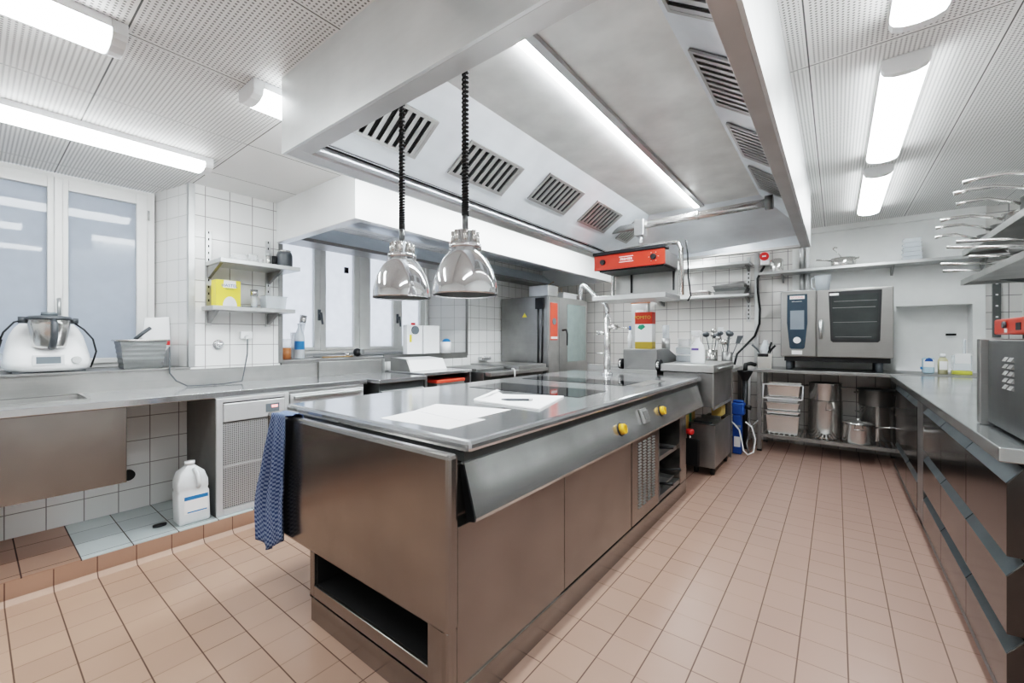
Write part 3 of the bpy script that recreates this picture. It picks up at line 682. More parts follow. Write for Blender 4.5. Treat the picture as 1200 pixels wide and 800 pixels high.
# spray bottle
sx_, sy_, sz_ = -1.06, 4.30, 1.0005
T = Thing('spray_bottle', 'white trigger spray bottle with a violet label on the fryer lid', 'spray bottle', (sx_, sy_, sz_))
T.part('bottle_body', MB().lathe([(0, 0), (.062, 0), (.066, .01), (.066, .14), (.052, .18), (.024, .215), (.020, .25), (0, .25)], (sx_, sy_, sz_), 24, 1, .6), M['plastic_white'])
h_ = T.part('spray_head', MB().lathe([(0, .25), (.024, .25), (.024, .275), (0, .275)], (sx_, sy_, sz_), 18).box(sx_ - .055, sx_ + .03, sy_ - .014, sy_ + .014, sz_ + .275, sz_ + .315).box(sx_ + .03, sx_ + .045, sy_ - .011, sy_ + .011, sz_ + .285, sz_ + .305), M['plastic_white'], .004)
T.part('trigger', MB().tube([(sx_ - .035, sy_, sz_ + .275), (sx_ - .045, sy_, sz_ + .25), (sx_ - .05, sy_, sz_ + .225)], .006, 8), M['plastic_white'], 0, h_)
T.part('bottle_label', MB().box(sx_ - .045, sx_ + .02, sy_ - .042, sy_ - .0405, sz_ + .125, sz_ + .147), simple('violet_label', (.16, .12, .35), .5))
# tubs stack
for i, (z, w, c) in enumerate(((1.0005, .075, 'clearp'), (1.081, .078, 'clearp'), (1.162, .055, 'plastic_white'))):
    T = Thing('storage_tub', ['grey plastic tub at the bottom of the stack beside the spray bottle', 'pale plastic tub in the middle of the stack beside the spray bottle', 'small white tub topping the stack beside the spray bottle'][i], 'tub', (-1.245, 4.55, z), 'stacked tubs on the fryer')
    T.part('tub_body', MB().box(-1.245 - w, -1.245 + w, 4.50, 4.60, z, z + .062), M[c], .006)
    T.part('lid', MB().box(-1.245 - w - .004, -1.245 + w + .004, 4.496, 4.604, z + .0625, z + .076), M['plastic_white'], .003)
T = Thing('clear_canister', 'clear tall canister with a steel cap standing right of the tins', 'canister', (-1.43, 4.45, 1.13))
T.part('canister_body', MB().cyl((-1.43, 4.52, 1.10), (-1.43, 4.52, 1.24), .042), M['alu'])
T.part('cap', MB().cyl((-1.43, 4.52, 1.241), (-1.43, 4.52, 1.38), .034), M['clearp'])
T = Thing('steel_pot', 'small round chrome pot lying beside the clear canister', 'pot', (-1.345, 4.72, 1.0))
T.part('bowl', MB().lathe([(0, 0), (.05, 0), (.058, .06), (.056, .12), (.05, .125), (0, .10)], (-1.30, 4.74, 1.0005)), M['polished'])
# steel shelf behind the fryer carrying utensil pots
T = Thing('side_table', 'low steel side table behind the fryer carrying the utensil pots', 'table', (-1.2, 5.3, 0))
T.part('table_top', MB().box(-1.9, -.915, 5.0, 5.9, .86, .90), M['steel'], .003)
for x in (-1.87, -.95):
    for y in (5.03, 5.87): T.part('leg', MB().box(x - .02, x + .02, y - .02, y + .02, 0, .86), M['steel_mid'])
def utensil_pot(label, x, y, z, r, h, kind, n, mats, seed):
    rd = random.Random(seed)
    t = Thing('utensil_pot', label, 'utensil pot', (x, y, z), 'utensil pots at the back')
    t.part('pot', MB().lathe([(0, 0), (r, 0), (r, h), (r - .004, h), (r - .004, .004), (0, .004)], (x, y, z)), M[kind])
    dirs = [(rd.uniform(0, 2 * PI), h + rd.uniform(.08, .20), rd.uniform(.02, .10)) for k in range(n)]
    order = sorted(range(n), key=lambda k: (r * .6 + dirs[k][2]) * math.cos(dirs[k][0]))
    for k in range(n):
        a, L, lean = dirs[k]; rr = r * .6
        p0 = Vector((x + rr * .5 * math.cos(a + 2), y + rr * .5 * math.sin(a + 2), z + .012)); p1 = Vector((x + (rr + lean) * math.cos(a), y + (rr + lean) * .5 * math.sin(a), z + L))
        mt = mats[k % len(mats)]; ty = k % 3
        nm = ['serving_spoon', 'ladle', 'spatula'][ty]
        u = Thing(nm, '%s %s, head %s from the left in the %s' % (['steel', 'dark', 'white'][['polished', 'darkgrey', 'plastic_white'].index(mt)] if mt in ('polished', 'darkgrey', 'plastic_white') else 'black', ['serving spoon', 'ladle', 'spatula'][ty], ['first', 'second', 'third', 'fourth', 'fifth', 'sixth', 'seventh'][order.index(k)], label.split(',')[0]), ['spoon', 'ladle', 'spatula'][ty], tuple(p0), 'kitchen utensils in pots')
        u.part('shaft', MB().tube([p0, p1], .0045, 8), M[mt])
        d = (p1 - p0).normalized()
        if ty == 2: hd = MB().hexa([tuple(p1 + Vector(q)) for q in ((-.02, -.003, -.01), (.02, -.003, -.01), (.02, .003, -.01), (-.02, .003, -.01))], [tuple(p1 + d * .08 + Vector(q)) for q in ((-.03, -.002, 0), (.03, -.002, 0), (.03, .002, 0), (-.03, .002, 0))])
        else: hd = MB().ball(tuple(p1 + d * .02), .032 if ty == 0 else .04, .8)
        u.part('head', hd, M[mt])
utensil_pot('left utensil pot of steel, behind the spray bottle', -1.13, 5.20, .9005, .065, .21, 'polished', 6, ['polished', 'darkgrey', 'plastic_white'], 3)
utensil_pot('right utensil pot of steel, under the black cable', -.955, 5.12, .9005, .055, .19, 'steel_mid', 7, ['darkgrey', 'polished'], 8)

# ------------------------------------------------------------------ salamander grill and its rail
T = Thing('support_rail', 'round steel support pipe crossing the inside of the big hood', 'rail', (-1.62, 3.45, 2.19))
T.part('pipe', MB().cyl((-1.60, 3.46, 2.185), (-.40, 3.46, 2.20), .030, .030, 20), M['polished'])
T.part('flange', MB().cyl((-.40, 3.46, 2.20), (-.352, 3.46, 2.20), .05), M['steel_dark'])
T.part('collar', MB().cyl((-.86, 3.46, 2.194), (-.84, 3.46, 2.194), .034), M['polished'])
SX0, SX1, SY0 = -1.705, -1.085, 3.40
T = Thing('salamander_grill', 'hanging salamander grill with red front, steel housing and black knobs', 'grill', (-1.4, 3.55, 1.6))
T.part('clamp', MB().box(-1.345, -1.265, 3.415, 3.505, 2.10, 2.235).cyl((-1.305, 3.46, 2.04), (-1.305, 3.46, 2.10), .018), M['alu'], .004)
T.part('hanger_frame', MB().tube([(-1.66, 3.70, 1.62), (-1.66, 3.70, 1.98), (-1.62, 3.68, 2.03), (-1.55, 3.66, 2.045), (-1.12, 3.62, 2.05), (-1.05, 3.62, 2.04), (-1.02, 3.62, 1.99), (-1.015, 3.62, 1.60)], .018, 12), M['polished'])
T.part('front_panel', MB().box(SX0, SX1, SY0, SY0 + .02, 1.838, 1.965), M['red'], .004)
T.part('housing', MB().box(SX0 + .003, SX1 - .003, SY0 + .021, 3.76, 1.842, 1.955), M['steel'], .004)
T.part('black_top', MB().box(SX0 - .008, SX1 + .005, SY0 - .012, 3.5, 1.967, 1.995), M['black'], .004)
T.part('heater_underside', MB().box(SX0 + .04, SX1 - .02, SY0 + .03, 3.74, 1.825, 1.8415), M['black'])
T.part('back_plate', MB().box(SX0 + .05, SX1 + .0, 3.755, 3.77, 1.62, 1.842), M['steel'])
T.part('grill_shelf', MB().box(SX0 - .02, SX1 + .005, SY0, 3.80, 1.572, 1.612), M['alu'], .003)
for x in (-1.50, -1.12): T.part('guide_post', MB().box(x - .008, x + .008, 3.745, 3.754, 1.66, 1.83), M['black'])
for x in (-1.62, -1.175):
    T.part('knob', MB().cyl((x, SY0 - .022, 1.905), (x, SY0, 1.905), .021, .025, 20), M['black'])
mk = MB()
for a in (0, 60, 120, 180, 240, 300):
    cx, cz = -1.175 + .038 * math.cos(math.radians(a)), 1.905 + .038 * math.sin(math.radians(a)); mk.box(cx - .004, cx + .004, SY0 - .001, SY0 - .0003, cz - .0015, cz + .0015)
T.part('dial_marks', mk, M['paper'])
T.part('logo_frame', MB().box(-1.47, -1.345, SY0 - .001, SY0 - .0002, 1.932, 1.936).box(-1.47, -1.345, SY0 - .001, SY0 - .0002, 1.888, 1.892), M['paper'])
T.text('lettering', 'PREMIER', .029, (-1.4075, SY0 - .001, 1.911), RX, M['paper'])
T.part('cable', MB().tube([(-1.0, 3.68, 2.07), (-.985, 3.68, 1.95), (-.985, 3.7, 1.75), (-.97, 3.72, 1.60), (-1.0, 3.74, 1.56)], .006, 8), M['black'])

# heat lamps
def heat_lamp(label, x, y, zr, R, ztop):
    t = Thing('heat_lamp', label, 'heat lamp', (x, y, zr), 'chrome heat lamps over the island')
    k = R / .106; H_ = .150 * k
    prof = [(R * .97, .003), (R, 0), (R * 1.0, .006), (R * .97, .04 * k), (R * .86, .08 * k), (R * .66, .12 * k), (R * .45, .145 * k), (R * .40, H_)]
    inner = [(r * .97, z) for r, z in prof[::-1][:-2]]
    t.part('bell', MB().lathe(prof, (x, y, zr), 40), M['chrome'])
    t.part('bell_inside', MB().lathe([(R * .965, .004), (R * .93, .04 * k), (R * .82, .08 * k), (R * .6, .118 * k), (R * .3, .14 * k), (0, .142 * k)], (x, y, zr), 40), M['steel_dark'])
    rg = MB().lathe([(0, H_), (R * .50, H_), (R * .50, H_ + .014), (R * .36, H_ + .016), (R * .35, H_ + .055), (R * .26, H_ + .062), (0, H_ + .062)], (x, y, zr), 30)
    t.part('cap', rg, M['chrome'])
    b = MB()
    for a in range(8):
        an = a * PI / 4; b.cyl((x + R * .36 * math.cos(an), y + R * .36 * math.sin(an), zr + H_ + .016), (x + R * .35 * math.cos(an), y + R * .35 * math.sin(an), zr + H_ + .056), .009, .009, 8)
    t.part('cap_ribs', b, M['polished'])
    t.part('stem', MB().cyl((x, y, zr + H_ + .062), (x, y, zr + H_ + .115), .010), M['steel_dark'])
    z0 = zr + H_ + .11; n = int((ztop - z0) / .0115); pts = []
    stretch = lambda f: z0 + (ztop - z0) * (f ** 1.35)
    for i in range(n * 8 + 1):
        f = i / (n * 8); a = i * PI / 4; pts.append((x + .0085 * math.cos(a), y + .0085 * math.sin(a), stretch(f)))
    t.part('spiral_cable', MB().tube(pts, .0042, 5).cyl((x, y, z0), (x, y, ztop), .0035, .0035, 6), M['rubber'])
    return t
heat_lamp('left chrome bell heat lamp on a coiled black cable', -1.293, .996, 1.388, .106, 2.13)
heat_lamp('right chrome bell heat lamp, slightly nearer and larger looking', -.955, .987, 1.376, .106, 2.115)

# ------------------------------------------------------------------ left counter
cf = -3.10
T = Thing('counter', 'steel worktop with sink and upstand running along the window wall', 'counter', (-3.4, .6, 0))
b = MB()
b.box(XL + .005, -3.62, Y0 + .02, 2.03, .86, .90).box(-3.62, -3.28, .40, 2.03, .86, .90).box(-3.28, cf, Y0 + .02, 2.03, .86, .90).box(-3.62, -3.28, Y0 + .02, -.7, .86, .90)
T.part('worktop', b, M['steel_top'], .004)
T.part('sink_basin', MB().poly([(-3.62, -.7, .899), (-3.28, -.7, .899), (-3.30, -.68, .66), (-3.60, -.68, .66)]).poly([(-3.62, .40, .899), (-3.28, .40, .899), (-3.30, .38, .66), (-3.60, .38, .66)])
       .poly([(-3.62, -.7, .899), (-3.62, .40, .899), (-3.60, .38, .66), (-3.60, -.68, .66)]).poly([(-3.28, -.7, .899), (-3.28, .40, .899), (-3.30, .38, .66), (-3.30, -.68, .66)]).poly([(-3.60, -.68, .66), (-3.30, -.68, .66), (-3.30, .38, .66), (-3.60, .38, .66)]), M['steel'])
T.part('sink_rim', MB().box(-3.635, -3.62, -.7, .41, .9005, .906).box(-3.28, -3.268, -.7, .41, .9005, .906).box(-3.62, -3.28, .40, .415, .9005, .906), M['steel'])
T.part('upstand', MB().box(XL + .001, XL + .022, Y0 + .02, 2.56, .90, 1.017), M['steel'])
T.part('apron', MB().box(-3.14, -3.115, Y0 + .02, .535, .44, .859), M['steel_front'], .003)
T.part('sink_box', MB().box(-3.60, -3.30, -.68, .38, .62, .655), M['steel_mid'])
T = Thing('fridge_cabinet', 'grey counter refrigerator with red digital display and perforated grille', 'refrigerator', (-3.4, 1.3, .11))
T.part('cabinet', MB().box(XL + .01, -3.10, .95, 2.0, .112, .858), M['greycab'], .003)
T.part('door_frame', MB().box(-3.099, -3.078, .95, .985, .112, .855).box(-3.099, -3.078, 1.36, 1.39, .112, .855).box(-3.099, -3.078, .985, 1.36, .83, .855).box(-3.099, -3.078, .985, 1.36, .112, .15), M['fridge_front'], .002)
T.part('control_panel', MB().box(-3.098, -3.072, .987, 1.358, .705, .822), M['fridge_front'], .005)
d_ = T.part('display', MB().box(-3.0718, -3.069, 1.235, 1.32, .737, .793), M['lcd'])
T.part('display_digits', MB().box(-3.0688, -3.0682, 1.27, 1.31, .765, .783), M['screen_red'], 0, d_)
T.part('grille', MB().box(-3.098, -3.084, .987, 1.358, .155, .412).box(-3.098, -3.084, .987, 1.358, .425, .695), M['perf'])
T.part('grille_bar', MB().box(-3.098, -3.080, .987, 1.358, .413, .424), M['fridge_front'])
T.part('badge', MB().box(-3.0838, -3.081, 1.28, 1.305, .185, .212), M['steel_dark'])
for y0_, y1_ in ((1.40, 1.98),):
    for z0_, z1_ in ((.62, .84), (.38, .61), (.13, .37)):
        dr = T.part('drawer', MB().box(-3.099, -3.075, y0_, y1_, z0_, z1_), M['fridge_front'], .003)
        T.part('drawer_handle', MB().box(-3.0745, -3.05, y0_ + .02, y1_ - .02, z1_ - .035, z1_ - .015), M['alu'], .003, dr)
# jug
jx, jy, jz = -3.16, .845, .1105
T = Thing('plastic_canister', 'white translucent plastic canister with a blue label on the tiled ledge', 'canister', (jx, jy, jz))
def jug_ring(w, d, z, dy=0): return [(jx - d, jy - w + dy, z), (jx + d, jy - w + dy, z), (jx + d, jy + w + dy, z), (jx - d, jy + w + dy, z)]
b = MB(); lv = [(.075, .055, .0), (.08, .06, .015), (.08, .06, .185), (.074, .056, .20), (.078, .058, .215), (.078, .058, .255), (.062, .05, .31), (.025, .025, .345), (.022, .022, .352)]
for (w, d, z), (w2_, d2_, z2) in zip(lv, lv[1:]):
    A_, B_ = jug_ring(w, d, jz + z, -.012 * (z / .35)), jug_ring(w2_, d2_, jz + z2, -.012 * (z2 / .35))
    for i in range(4): b.poly([A_[i], A_[(i + 1) % 4], B_[(i + 1) % 4], B_[i]], True)
b.poly(jug_ring(.075, .055, jz)); b.poly(jug_ring(.022, .022, jz + .352, -.012))
bmesh.ops.remove_doubles(b.bm, verts=b.bm.verts, dist=.0005)
jb = T.part('canister_body', b, M['jug'], .012)
T.part('handle', MB().tube([(jx + .045, jy - .002, jz + .335), (jx + .062, jy + .012, jz + .30), (jx + .068, jy + .018, jz + .25), (jx + .060, jy + .015, jz + .215)], [.010, .013, .013, .012], 10), M['jug'])
T.part('cap', MB().lathe([(.024, 0), (.026, .0), (.026, .02), (0, .02)], (jx, jy - .012, jz + .352)), M['plastic_white'])
lb = T.part('canister_label', MB().box(jx + .0605, jx + .0612, jy - .055, jy + .065, jz + .065, jz + .175), M['paper'])
T.part('label_band', MB().box(jx + .0614, jx + .062, jy - .055, jy + .065, jz + .148, jz + .17).box(jx + .0614, jx + .062, jy - .04, jy + .06, jz + .07, jz + .077), M['blue_label'], 0, lb)
one('drain_cover', MB().lathe([(0, 0), (.028, 0), (.028, .012), (0, .012)], (-3.22, .70, .1105), 20, .8, 1.2), M['black'], 'small black round drain plug on the tiled ledge left of the canister', 'plug', (-3.22, .70, .1105))
one('pipe_cover', MB().cyl((XL + .001, .635, .345), (XL + .03, .635, .345), .034), M['black'], 'black round pipe cover on the tiled wall beside the sink apron', 'pipe cover', (XL, .665, .345))  # round pipe cover, not a valve

# kitchen machine
mx, my, mz = -3.88, .30, 1.0335
T = Thing('food_processor', 'white heated food mixer with steel bowl on the window sill', 'food processor', (mx, my, mz))
def oval(b, rings, seg=32):
    R_ = []
    for (cx, cy, z, rx, ry, pw) in rings:
        row = []
        for k in range(seg):
            a = 2 * PI * k / seg; c_, s_ = math.cos(a), math.sin(a)
            row.append(b.bm.verts.new((cx + rx * math.copysign(abs(c_) ** pw, c_), cy + ry * math.copysign(abs(s_) ** pw, s_), z)))
        R_.append(row)
    fs = []
    for a, c in zip(R_, R_[1:]):
        for k in range(seg): fs.append(b.bm.faces.new((a[k], a[(k + 1) % seg], c[(k + 1) % seg], c[k])))
    b._tag(fs, True); b._tag([b.bm.faces.new(R_[0][::-1]), b.bm.faces.new(R_[-1])], True)
b = MB(); oval(b, [(mx, my, mz + .008, .15, .165, .7), (mx, my, mz + .03, .165, .185, .7), (mx, my, mz + .06, .162, .188, .75), (mx - .01, my, mz + .10, .14, .182, .8), (mx - .02, my, mz + .135, .115, .176, .85), (mx - .035, my, mz + .17, .085, .170, .9), (mx - .045, my, mz + .22, .06, .158, .95), (mx - .05, my, mz + .265, .045, .138, 1), (mx - .05, my, mz + .295, .025, .115, 1)])
T.part('base', b, M['plastic_white'])
T.part('base_foot', MB().box(mx - .13, mx + .13, my - .15, my + .15, mz, mz + .008), M['darkgrey'])
cbx, cby = mx + .07, my
bw = T.part('mixing_bowl', MB().lathe([(0, 0), (.06, 0), (.072, .015), (.089, .14), (.09, .165), (.093, .168), (.093, .172), (0, .172)], (cbx, cby, mz + .145)), M['polished'])
T.part('bowl_handle', MB().tube([(cbx + .088, cby + .01, mz + .31), (cbx + .125, cby + .012, mz + .29), (cbx + .122, cby + .012, mz + .22), (cbx + .09, cby + .008, mz + .165), (cbx + .065, cby + .004, mz + .15)], [.016, .015, .015, .017, .018], 10), M['darkgrey'], 0, bw)
ld = T.part('bowl_lid', MB().lathe([(0, 0), (.098, 0), (.10, .012), (.085, .022), (.05, .026), (0, .026)], (cbx, cby, mz + .3175)), M['darkgrey'])
T.part('measuring_cup', MB().lathe([(0, 0), (.036, 0), (.034, .02), (0, .02)], (cbx - .01, cby, mz + .344)), M['lcd'], 0, ld)
T.part('lock_arm', MB().cyl((cbx - .02, cby - .125, mz + .315), (cbx - .02, cby - .085, mz + .315), .02), M['darkgrey'])
T.part('lock_arm', MB().cyl((cbx - .02, cby + .085, mz + .315), (cbx - .02, cby + .125, mz + .315), .018), M['darkgrey'])
T.part('display', MB().hexa([(mx + .158, my - .075, mz + .045), (mx + .168, my - .075, mz + .045), (mx + .168, my + .055, mz + .045), (mx + .158, my + .055, mz + .045)], [(mx + .148, my - .075, mz + .105), (mx + .156, my - .075, mz + .105), (mx + .156, my + .055, mz + .105), (mx + .148, my + .055, mz + .105)]), M['fridge_front'])
T.part('display_screen', MB().hexa([(mx + .166, my - .06, mz + .055), (mx + .1685, my - .06, mz + .055), (mx + .1685, my + .04, mz + .055), (mx + .166, my + .04, mz + .055)], [(mx + .156, my - .06, mz + .095), (mx + .159, my - .06, mz + .095), (mx + .159, my + .04, mz + .095), (mx + .156, my + .04, mz + .095)]), M['lcd'])
T.part('dial', MB().cyl((mx + .14, my + .105, mz + .07), (mx + .165, my + .108, mz + .072), .022), M['alu'])
T.part('power_cord', MB().tube([(cbx - .02, cby + .11, mz + .30), (cbx, cby + .15, mz + .26), (cbx + .0, cby + .19, mz + .20), (cbx + .0, cby + .205, mz + .12), (cbx - .01, cby + .195, mz + .07), (cbx - .04, cby + .185, mz + .02)], .005, 8), M['black'])
T.part('power_plug', MB().tube([(cbx - .02, cby - .09, mz + .32), (cbx + .0, cby - .14, mz + .30), (cbx + .01, cby - .18, mz + .24), (cbx + .015, cby - .195, mz + .19)], .005, 8).cyl((cbx + .015, cby - .195, mz + .20), (cbx + .02, cby - .205, mz + .15), .013), M['black'])
# glass container at the left edge
T = Thing('plastic_box', 'clear plastic box on the sill at the left edge of the photo', 'box', (-3.78, .05, 1.0335))
T.part('box_body', MB().tray(-3.86, -3.70, -.08, .11, 1.0335, 1.15, .01, .004), M['clearp'])
# steel pan with ribbed sides
pz = 1.0335
T = Thing('oven_pan', 'ribbed steel pan with a black-handled tool inside, on the window sill', 'pan', (-3.80, .71, pz))
b = MB(); lv = 6
for i in range(lv):
    f0, f1 = i / lv, (i + 1) / lv
    def ring(f, g): return [(-3.90 + .022 * (1 - f) - g, .605 + .022 * (1 - f) - g), (-3.70 - .022 * (1 - f) + g, .605 + .022 * (1 - f) - g), (-3.70 - .022 * (1 - f) + g, .845 - .022 * (1 - f) + g), (-3.90 + .022 * (1 - f) - g, .845 - .022 * (1 - f) + g)]
    g0 = .004 if i % 2 else 0; za, zb_ = pz + .19 * f0, pz + .19 * f1
    A_, B_ = ring(f0, .0), ring(f1, .0); m1 = ring((f0 + f1) / 2, .003)
    for k in range(4):
        k2 = (k + 1) % 4
        b.poly([(*A_[k], za), (*A_[k2], za), (*m1[k2], (za + zb_) / 2), (*m1[k], (za + zb_) / 2)]); b.poly([(*m1[k], (za + zb_) / 2), (*m1[k2], (za + zb_) / 2), (*B_[k2], zb_), (*B_[k], zb_)])
b.poly([(*q, pz) for q in ring(0, 0)])
T.part('pan_body', b, M['steel_dark'])
T.part('rim', MB().tube([(-3.91, .595, pz + .192), (-3.69, .595, pz + .192), (-3.69, .855, pz + .192), (-3.91, .855, pz + .192)], .006, 6, True), M['polished'])
T = Thing('cooking_spatula', 'black-handled kitchen tool leaning out of the ribbed steel pan', 'utensil', (-3.8, .70, pz + .02))
T.part('shaft', MB().cyl((-3.80, .73, pz + .02), (-3.83, .70, pz + .19), .005), M['polished'])
T.part('handle', MB().tube([(-3.83, .70, pz + .20), (-3.84, .74, pz + .24), (-3.845, .785, pz + .28)], .012, 10), M['darkgrey'])
T = Thing('cutting_board', 'white cutting board leaning against the window beside the steel pan', 'cutting board', (-4.0, .88, 1.0335))
T.part('board', MB().hexa([(-3.935, .75, 1.185), (-3.92, .75, 1.185), (-3.92, .915, 1.185), (-3.935, .915, 1.185)], [(-3.965, .775, 1.385), (-3.95, .775, 1.385), (-3.95, .915, 1.40), (-3.965, .915, 1.40)]).hexa([(-3.925, .65, 1.0335), (-3.91, .65, 1.0335), (-3.91, .80, 1.0335), (-3.925, .80, 1.0335)], [(-3.935, .75, 1.185), (-3.92, .75, 1.185), (-3.92, .915, 1.185), (-3.935, .915, 1.185)]), M['plastic_white'])
T.part('corner_mark', MB().box(-3.919, -3.917, .890, .912, 1.19, 1.225), M['redp'])

# shelf brackets and shelves on the pillar
def wall_shelf(label, ztop, y0, y1, xo, h=.03):
    t = Thing('wall_shelf', label, 'shelf', (XL, (y0 + y1) / 2, ztop), 'steel shelves on the tiled pillar')
    t.part('shelf_board', MB().box(XL + .02, xo, y0, y1, ztop - h, ztop), M['alu'], .002)
    for y in (1.08, 1.49):
        t.part('bracket', MB().prism([(XL + .022, ztop - h), (xo - .05, ztop - h), (XL + .022, ztop - h - .09)], 'y', y - .008, y + .012), M['steel_mid'])
    return t
wall_shelf('upper steel shelf on the tiled pillar, with glasses and a black jar', 1.80, 1.06, 1.605, -3.36)
wall_shelf('lower steel shelf on the tiled pillar, with the yellow carton', 1.47, 1.035, 1.60, -3.43)
for y, lab in ((1.08, 'slotted shelf upright on the pillar, left of the yellow carton'), (1.49, 'slotted shelf upright on the pillar, nearer the far window')):
    b = MB().mat(0).box(XL + .001, XL + .018, y - .017, y + .017, 1.335, 2.03)
    b.mat(1)
    for k in range(14): b.box(XL + .0182, XL + .0186, y - .004, y + .004, 1.36 + k * .05, 1.378 + k * .05)
    one('shelf_upright', b, [M['alu'], M['dark']], lab, 'shelf upright', (XL, y, 1.335), 'slotted uprights on the pillar')
# things on the upper shelf (top 1.80)
uz = 1.8005
T = Thing('storage_jar', 'black round jar with a silver rim on the upper pillar shelf', 'jar', (-3.50, 1.545, uz))
T.part('jar_body', MB().lathe([(0, 0), (.052, 0), (.058, .02), (.058, .10), (.050, .125), (0, .125)], (-3.50, 1.545, uz)), M['darkgrey'])
T.part('rim', MB().lathe([(0, .1255), (.046, .1255), (.046, .14), (0, .14)], (-3.50, 1.545, uz)), M['polished'])
one('pepper_jar', MB().lathe([(0, 0), (.018, 0), (.018, .085), (0, .085)], (-3.50, 1.468, uz)), M['black'], 'small black cylinder beside the black jar on the upper shelf', 'jar', (-3.50, 1.468, uz))
T = Thing('salt_shaker', 'slim steel shaker on the upper shelf left of the black jars', 'shaker', (-3.50, 1.425, uz))
T.part('shaker_body', MB().cyl((-3.50, 1.425, uz), (-3.50, 1.425, uz + .08), .018), M['polished']); T.part('lid', MB().cyl((-3.50, 1.425, uz + .081), (-3.50, 1.425, uz + .10), .014), M['alu'])
for i, (y, r, hh, lab) in enumerate(((1.376, .022, .05, 'short drinking glass next to the slim shaker on the upper shelf'), (1.32, .035, .075, 'tall clear tumbler in the middle of the upper shelf'))):
    one('drinking_glass', MB().lathe([(0, 0), (r * .8, 0), (r, hh), (r - .002, hh), (r * .75, .004), (0, .004)], (-3.52, y, uz)), M['clear'], lab, 'glass', (-3.52, y, uz), 'glasses on the upper shelf')
one('glass_bowl', MB().lathe([(0, 0), (.03, 0), (.055, .03), (.06, .06), (.057, .06), (.05, .03), (0, .006)], (-3.53, 1.235, uz)), M['clear'], 'shallow clear glass bowl on the left of the upper shelf', 'bowl', (-3.53, 1.235, uz))
# things on the lower shelf (top 1.47)
lz = 1.4705
bx_, by_ = -3.535, 1.15
T = Thing('starch_carton', 'yellow and white food carton on the lower pillar shelf', 'carton', (bx_, by_, lz))
T.part('carton_body', MB().box(bx_ - .05, bx_ + .05, by_ - .078, by_ + .078, lz, lz + .19), M['yellow_card'], .002)
T.part('white_field', MB().poly([(bx_ + .0508, by_ - .03, lz + .188), (bx_ + .0508, by_ + .045, lz + .188), (bx_ + .0508, by_ + .048, lz + .135), (bx_ + .0508, by_ - .035, lz + .135)]), M['paper'])
pts = [(bx_ + .0508, by_ + .008 + .045 * math.cos(a), lz + .002 + .07 * math.sin(a)) for a in [PI * k / 14 for k in range(15)]]
T.part('picture', MB().poly(pts), simple('picture_print', (.80, .80, .84), .5))
T.text('lettering', 'HASTEL', .030, (bx_ + .0512, by_ + .006, lz + .150), RY, M['blue'])
T.text('small_lettering', 'Maisstärke', .013, (bx_ + .0512, by_ + .006, lz + .126), RY, M['green'])
T = Thing('grinder_jar', 'glass spice jar with a chrome lid on the lower shelf', 'jar', (-3.53, 1.335, lz))
T.part('jar_glass', MB().cyl((-3.53, 1.335, lz), (-3.53, 1.335, lz + .09), .022), M['clearp']); T.part('lid', MB().cyl((-3.53, 1.335, lz + .0905), (-3.53, 1.335, lz + .14), .026), M['chrome'])
T = Thing('food_container', 'frosted clear container on the right of the lower shelf', 'container', (-3.54, 1.47, lz))
T.part('container_body', MB().tray(-3.60, -3.48, 1.40, 1.555, lz, lz + .10, .008, .004), M['clearp']); T.part('white_content', MB().box(-3.585, -3.495, 1.415, 1.54, lz + .004, lz + .03), M['plastic_white'])
one('flat_tool', MB().box(-3.49, -3.47, 1.235, 1.30, lz, lz + .008), M['darkgrey'], 'small dark flat tool lying beside the yellow carton on the lower shelf', 'tool', (-3.48, 1.26, lz))
# knob, socket, cord
one('wall_knob', MB().cyl((XL + .001, 1.145, 1.193), (XL + .012, 1.145, 1.193), .036).ball((XL + .03, 1.145, 1.193), .026), M['chrome'], 'round chrome knob on the tiles below the lower shelf', 'knob', (XL, 1.145, 1.193))
T = Thing('wall_socket', 'white wall socket with a grey cord plugged in below the shelves', 'socket', (XL, 1.33, 1.25))
T.part('socket_box', MB().box(XL + .001, XL + .03, 1.285, 1.37, 1.235, 1.295), M['plastic_white'], .008)
T.part('plug', MB().cyl((XL + .03, 1.328, 1.248), (XL + .05, 1.328, 1.24), .018, .01), M['plastic_white'])
one('power_cable', MB().tube([(XL + .045, 1.328, 1.235), (XL + .05, 1.325, 1.12), (XL + .06, 1.30, .99), (XL + .10, 1.27, .914), (XL + .13, 1.14, .906), (XL + .15, 1.07, .908), (XL + .11, 1.10, .907), (XL + .12, 1.02, .906), (XL + .10, .93, .907), (XL + .07, .875, .945), (XL + .045, .845, 1.00), (XL + .04, .845, 1.08), (XL + .02, .85, 1.18)], .0045, 8), M['darkgrey'], 'thin dark cable lying on the worktop between pan and wall socket', 'cable', (XL + .1, 1.1, .91))

